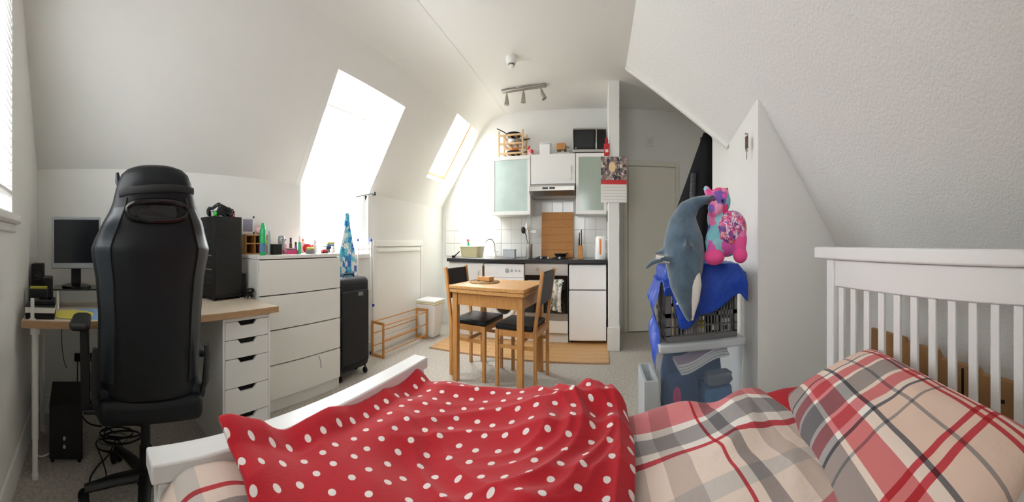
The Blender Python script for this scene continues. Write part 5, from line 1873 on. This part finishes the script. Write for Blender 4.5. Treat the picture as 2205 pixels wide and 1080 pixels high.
# grey folding crate on the lid
t = thing('folding_crate', 'grey perforated plastic crate full of odds and ends on the clear box', 'crate', (2.22, -.68, SH + .046))
cz0, cz1 = SH + .046, SH + .046 + .285
cx0, cx1, cy0, cy1 = 2.05, 2.40, -.93, -.43
MB().box(cx0, cx1, cy0, cy1, cz0, cz0 + .008).build('base', M['crate'], t, world=True)


def grid_side(P, length, name):
    """P(a, z0, z1, width) builds bars of a perforated side."""
    mb = MB()
    for z, hgt in ((cz0 + .009, .028), (cz0 + .125, .022), (cz0 + .262, .022)):
        P(mb, 0, length, z, z + hgt)
    n = int(length / .025)
    for k in range(n + 1):
        wd = .034 if k in (0, n) else (.016 if k % 6 == 0 else .007)
        a = k * (length - .034) / n
        P(mb, a, a + wd, cz0 + .03, cz0 + .27)
    P(mb, .0, length, cz0 + .075, cz0 + .081)
    return mb.build(name, M['crate'], t, world=True)


grid_side(lambda mb, a, b_, z0, z1: mb.box(cx0, cx0 + .008, cy0 + a, cy0 + b_, z0, z1), cy1 - cy0, 'side_panel')
grid_side(lambda mb, a, b_, z0, z1: mb.box(cx1 - .008, cx1, cy0 + a, cy0 + b_, z0, z1), cy1 - cy0, 'side_panel')
grid_side(lambda mb, a, b_, z0, z1: mb.box(cx0 + .009 + a, cx0 + .009 + b_, cy0, cy0 + .008, z0, z1), cx1 - cx0 - .018, 'end_panel')
grid_side(lambda mb, a, b_, z0, z1: mb.box(cx0 + .009 + a, cx0 + .009 + b_, cy1 - .008, cy1, z0, z1), cx1 - cx0 - .018, 'end_panel')
for i, (nm, lab, cat, m, y, z, s) in enumerate((('paperback', 'cream spined book upright at the left inside the grey crate', 'book', 'cream', -.475, .0, (.10, .02, .17)), ('paperback', 'pale brown book upright beside the cream one in the crate', 'book', 'card', -.505, .0, (.10, .018, .16)),
                                                ('carton', 'yellow packet low in the middle of the grey crate', 'packet', 'yellow', -.68, .0, (.06, .075, .075)), ('carton', 'white packet low at the right of the grey crate', 'packet', 'appliance', -.86, .0, (.06, .07, .085)),
                                                ('carton', 'small red packet above the white one in the crate', 'packet', 'red', -.80, .115, (.04, .03, .05)), ('carton', 'dark box filling the middle of the grey crate', 'box', 'matt_black', -.775, .0, (.10, .09, .112)),
                                                ('carton', 'white leaflet pack low in the centre left of the grey crate', 'packet', 'paper', -.60, .0, (.05, .055, .07)))):
    q = thing(nm, lab, cat, (cx0 + .075, y, cz0 + .0085 + z))
    MB().box(-s[0] / 2, s[0] / 2, -s[1] / 2, s[1] / 2, 0, s[2]).build('body', M[m], q, bevel=.002)
    MB().box(-s[0] / 2 - .0012, -s[0] / 2 - .0002, -s[1] * .3, s[1] * .3, s[2] * .3, s[2] * .6).build('print', M['chestwhite' if m != 'appliance' else 'navy'], q)

# blue carrier bag draped over the crate
t = thing('tote_bag', 'large blue woven plastic bag draped over the grey crate', 'bag', (2.22, -.68, cz1 + .003))


def bag_z(y, x, k):
    return .006 * noise.noise(Vector((x * 14, y * 14, k)))


def bag_fn(s, t_):
    # s: across the front edge and down; t_: along the front
    y = -.985 + t_ * .585
    drop = .245 - .16 * sm(.55, .0, t_) * 0 - .11 * t_ - .02 * math.sin(t_ * 9)
    drop = .055 + .10 * sm(.05, .5, t_) + .07 * sm(.55, .75, t_) - .19 * sm(.80, .93, t_)
    if s < .5:
        return Vector((2.39 - (2.39 - 2.025) * (s / .5), y, cz1 + .112 - .05 * sm(.12, 0, t_) - .08 * sm(.75, 1, t_) + bag_z(y, s, 1) * 3))
    d = (s - .5) / .5
    z1 = cz1 + .110 - .05 * sm(.12, 0, t_) - .08 * sm(.75, 1, t_)
    return Vector((2.025 - .018 * math.sin(d * 3) - .016 * abs(noise.noise(Vector((y * 16, d * 3, 2)))), y - .01 * d, z1 - d * (drop + .10 - .06 * sm(.75, 1, t_))))


def side_fn(s, t_):
    # long loop of the bag hanging down the left-hand side of the crate
    x = 2.06 + t_ * .26
    if s < .3:
        f = s / .3
        return Vector((x, -.46 + f * .07, cz1 + .012 + .02 * math.sin(f * 3.1) + bag_z(x, s, 4)))
    d = (s - .3) / .7
    return Vector((x - .01 * d, -.388 + .035 * math.sin(d * 5) ** 2 + .010 * noise.noise(Vector((x * 20, d * 5, 3))), cz1 + .010 - d * (.42 - .14 * t_)))


MB().box(2.035, 2.395, -.955, -.42, cz1 + .001, cz1 + .100).build('stuffing', M['tote'], t, bevel=.03, world=True, seg=4)
o = sheet('front_flap', M['tote'], 44, 50, bag_fn, .003, lambda s, t_: (s, t_))
o.parent = t
o.location = -t.location
o = sheet('hanging_side', M['tote'], 44, 24, side_fn, .003, lambda s, t_: (s, t_))
o.parent = t
o.location = -t.location


def plush(name, mb, material, label, cat, voxel=.011, smooth_it=6):
    o = mb.build(name, material, smooth=True)
    r = o.modifiers.new('remesh', 'REMESH')
    r.mode = 'VOXEL'
    r.voxel_size = voxel
    r.use_smooth_shade = True
    s = o.modifiers.new('soften', 'SMOOTH')
    s.iterations = smooth_it
    s.factor = .6
    return o


# dolphin: tail raised, nose hanging down in front of the crate
t = thing('plush_dolphin', 'grey-blue plush dolphin with raised tail hanging nose down over the crate', 'soft toy', spot(1475, 600, 2.0))
path = [(1532, 428, 2.06, .016, .02), (1518, 429, 2.06, .022, .03), (1500, 436, 2.06, .035, .034), (1482, 452, 2.06, .062, .055), (1473, 480, 2.06, .098, .085), (1472, 515, 2.04, .125, .11), (1474, 552, 2.01, .128, .11), (1474, 588, 1.97, .108, .095), (1473, 618, 1.95, .082, .075), (1477, 646, 1.95, .055, .055), (1482, 670, 1.95, .036, .036), (1487, 692, 1.95, .018, .018)]
mb = MB()
mb.loft([spot(*p[:3]) for p in path], [(p[3], p[4]) for p in path], 20, up=(1, 0, 0))
# flukes
mb.loft([spot(1512, 430, 2.06), spot(1532, 424, 2.02), spot(1536, 420, 1.97)], [(.03, .016), (.03, .012), (.01, .006)], 10)
mb.loft([spot(1512, 432, 2.06), spot(1526, 436, 2.11), spot(1532, 440, 2.16)], [(.03, .016), (.03, .012), (.01, .006)], 10)
# flippers
mb.loft([spot(1450, 560, 1.93), spot(1425, 556, 1.92), spot(1402, 566, 1.92), spot(1388, 580, 1.93)], [(.035, .02), (.038, .016), (.028, .012), (.010, .008)], 10)
mb.loft([spot(1450, 548, 2.0), spot(1428, 540, 2.02), spot(1410, 546, 2.03)], [(.03, .02), (.03, .014), (.012, .008)], 10)
# dorsal fin
mb.loft([spot(1482, 535, 1.92), spot(1480, 520, 1.86), spot(1476, 505, 1.83)], [(.035, .014), (.022, .010), (.006, .005)], 8)
for v in mb.v:
    v -= t.location
o = plush('body', mb, M['dolphin'], '', '')
o.parent = t
mb = MB()
pb = [(1492, 585, 1.94, .045, .03), (1497, 615, 1.925, .040, .03), (1496, 645, 1.93, .028, .026), (1492, 672, 1.94, .014, .016), (1490, 688, 1.945, .008, .008)]
mb.loft([spot(*p[:3]) for p in pb], [(p[3], p[4]) for p in pb], 14, up=(1, 0, 0))
for v in mb.v:
    v -= t.location
o = mb.build('belly', M['plushwhite'], t, smooth=True)
o['label'] = 'white plush underside'
mb = MB()
pb = [(1412, 553, 1.905, .012), (1428, 557, 1.905, .014), (1442, 562, 1.91, .012)]
mb.loft([spot(*p[:3]) for p in pb], [p[3] for p in pb], 10)
for v in mb.v:
    v -= t.location
mb.build('flipper_lining', M['plushwhite'], t, smooth=True)
t = thing('paper_tag', 'white paper card tucked beside the dolphin nose', 'card', spot(1461, 655, 1.99))
MB().add([Vector((0, 0, 0)), spot(1478, 668, 1.97) - t.location, spot(1464, 640, 1.985) - t.location, spot(1455, 655, 2.0) - t.location], [(0, 1, 2, 3)]).build('card', M['paper'], t)
t.children[0].modifiers.new('thickness', 'SOLIDIFY').thickness = .001
MB().add([spot(1460, 652, 1.988) - t.location, spot(1463, 656, 1.988) - t.location, spot(1463, 651, 1.988) - t.location], [(0, 1, 2)]).build('print', M['grey'], t)

# pink plush unicorn sitting behind it
M['rainbow'] = patches('tie_dye_plush', [(238, 120, 172), (232, 92, 156), (128, 196, 206), (214, 96, 176), (240, 160, 196), (120, 90, 170), (150, 208, 216), (236, 70, 130)], 16, .9)
M['sequin'] = patches('confetti_sequins', [(236, 110, 160), (240, 236, 240), (96, 70, 150), (232, 70, 120), (70, 100, 180), (240, 200, 216), (236, 150, 90), (150, 60, 130)], 62, .35)
t = thing('plush_unicorn', 'pink and turquoise tie-dye plush unicorn sitting on the blue bag', 'soft toy', spot(1565, 560, 2.12))
mb = MB()


def eb(px, py, d, r):
    mb.ball(spot(px, py, d), r, 18, 11)


eb(1562, 505, 2.12, (.10, .125, .115))
eb(1545, 470, 2.12, (.07, .07, .08))
eb(1550, 433, 2.12, (.07, .072, .072))
eb(1540, 448, 2.06, (.05, .05, .042))
mb.loft([spot(1530, 425, 2.10), spot(1522, 408, 2.10), spot(1517, 400, 2.10)], [.024, .024, .012], 10)
mb.loft([spot(1560, 415, 2.12), spot(1568, 404, 2.13)], [.022, .008], 10)
eb(1536, 520, 2.05, (.045, .055, .07))
eb(1592, 515, 2.06, (.05, .05, .075))
eb(1536, 552, 2.03, (.055, .06, .042))
eb(1594, 548, 2.06, (.05, .045, .042))
for v in mb.v:
    v -= t.location
o = plush('body', mb, M['rainbow'], '', '', .010, 4)
o.parent = t
for px, py, d, r in ((1538, 553, 2.018, (.055, .066, .040)), (1594, 549, 2.045, (.046, .046, .040))):
    mb = MB().ball(spot(px, py, d) - t.location, r, 16, 10)
    mb.build('foot', M['pink'], t, smooth=True)
mb = MB().ball(spot(1578, 490, 2.05) - t.location, (.055, .095, .085), 20, 12)
mb.build('sequin_tummy', M['sequin'], t, smooth=True)
for px in (1538, 1556):
    MB().ball(spot(px, 432, 2.045) - t.location, .008, 10, 7).build('eye', M['gloss_black'], t, smooth=True)

# ================================================================== passage: coat, keys
t = thing('hanging_coat', 'black coat hanging from a hook in the passage', 'coat', (3.70, -1.26, 1.0))


def coat_fn(s, t_):
    z = 2.09 - s * 1.30
    hw = .04 + .34 * min(1, s / .6) + .03 * s
    a = (t_ * 2 - 1)
    x = a * hw
    fold = .03 * math.sin(a * 11 + s * 2) * sm(.15, .7, s)
    return Vector((-.10 * (1 - a * a) * sm(0, .2, s) - .03 + fold, -x, z - 1.0 - .03 * abs(a) * sm(0, .1, s)))


o = sheet('cloth', M['coat'], 40, 44, coat_fn, .02, lambda s, t_: (s, t_))
o.parent = t
MB().loft([(-.125, .19, .70), (-.135, .20, .56), (-.14, .215, .42)], [(.03, .006), (.035, .006), (.03, .006)], 10, up=(1, 0, 0)).build('sequin_print', mat('silver_sequins', (96, 95, 102), .35, .5, var=.7, vscale=90), t, smooth=True)
MB().loft([(-.01, 0, 1.02), (.0, 0, 1.10), (.028, 0, 1.11)], .008, 8).build('hook_loop', M['chrome'], t, smooth=True)
t = thing('coat_stand', 'dark pole of a coat stand behind the black coat in the passage', 'coat stand', (3.86, -1.26, 0))
MB().cyl((0, 0, .03), (0, 0, 2.10), .016, n=12).build('pole', M['brown'], t, smooth=True)
MB().lathe([(.17, 0), (.17, .02), (.05, .03), (.02, .05)], n=24).build('base', M['brown'], t, smooth=True)
MB().loft([(-.015, 0, 2.06), (-.09, 0, 2.09), (-.11, 0, 2.12)], .007, 8).build('peg', M['brown'], t, smooth=True)
t = thing('key_hanger', 'brown wooden key tag and key hanging on the white wall end', 'key', spot(1609, 288, 2.365) + Vector((0, .006, 0)))
MB().cyl((0, -.014, 0), (0, .012, 0), .005, n=10).build('hook', M['steel'], t, smooth=True)
MB().box(-.020, .020, -.006, .004, -.085, -.012).build('tag', M['brown'], t, bevel=.005)
MB().lathe([(.008, -.10), (.011, -.09), (.004, -.086)], n=12).build('key_bow', M['steel'], t, smooth=True)
MB().box(-.006, .006, -.002, .002, -.145, -.10).build('key_blade', M['steel'], t)
# ================================================================== groups of repeats
GROUPS = {'magazine': 'bent magazines in the clear storage box', 'cosmetic_bottle': 'cosmetic bottles on the chest of drawers', 'floor_cable': 'cables tangled under the desk',
          'power_cable': 'cables running down the wall under the desk', 'wall_cabinet': 'kitchen wall cabinets', 'monitor': 'monitors on the desk', 'speaker': 'speakers on the desk',
          'saucepan': 'pans in the wooden rack', 'carton': 'packets in the grey crate', 'paperback': 'books in the grey crate', 'pillow': 'pillows on the bed'}
for o in list(SC.objects):
    k = o.name.split('.')[0]
    if o.parent is None and k in GROUPS and 'group' not in o:
        o['group'] = GROUPS[k]
    if o.parent is None and k == 'book':
        o['group'] = 'books stacked on the chest of drawers' if o.location.z > .9 else 'books at the desk corner'
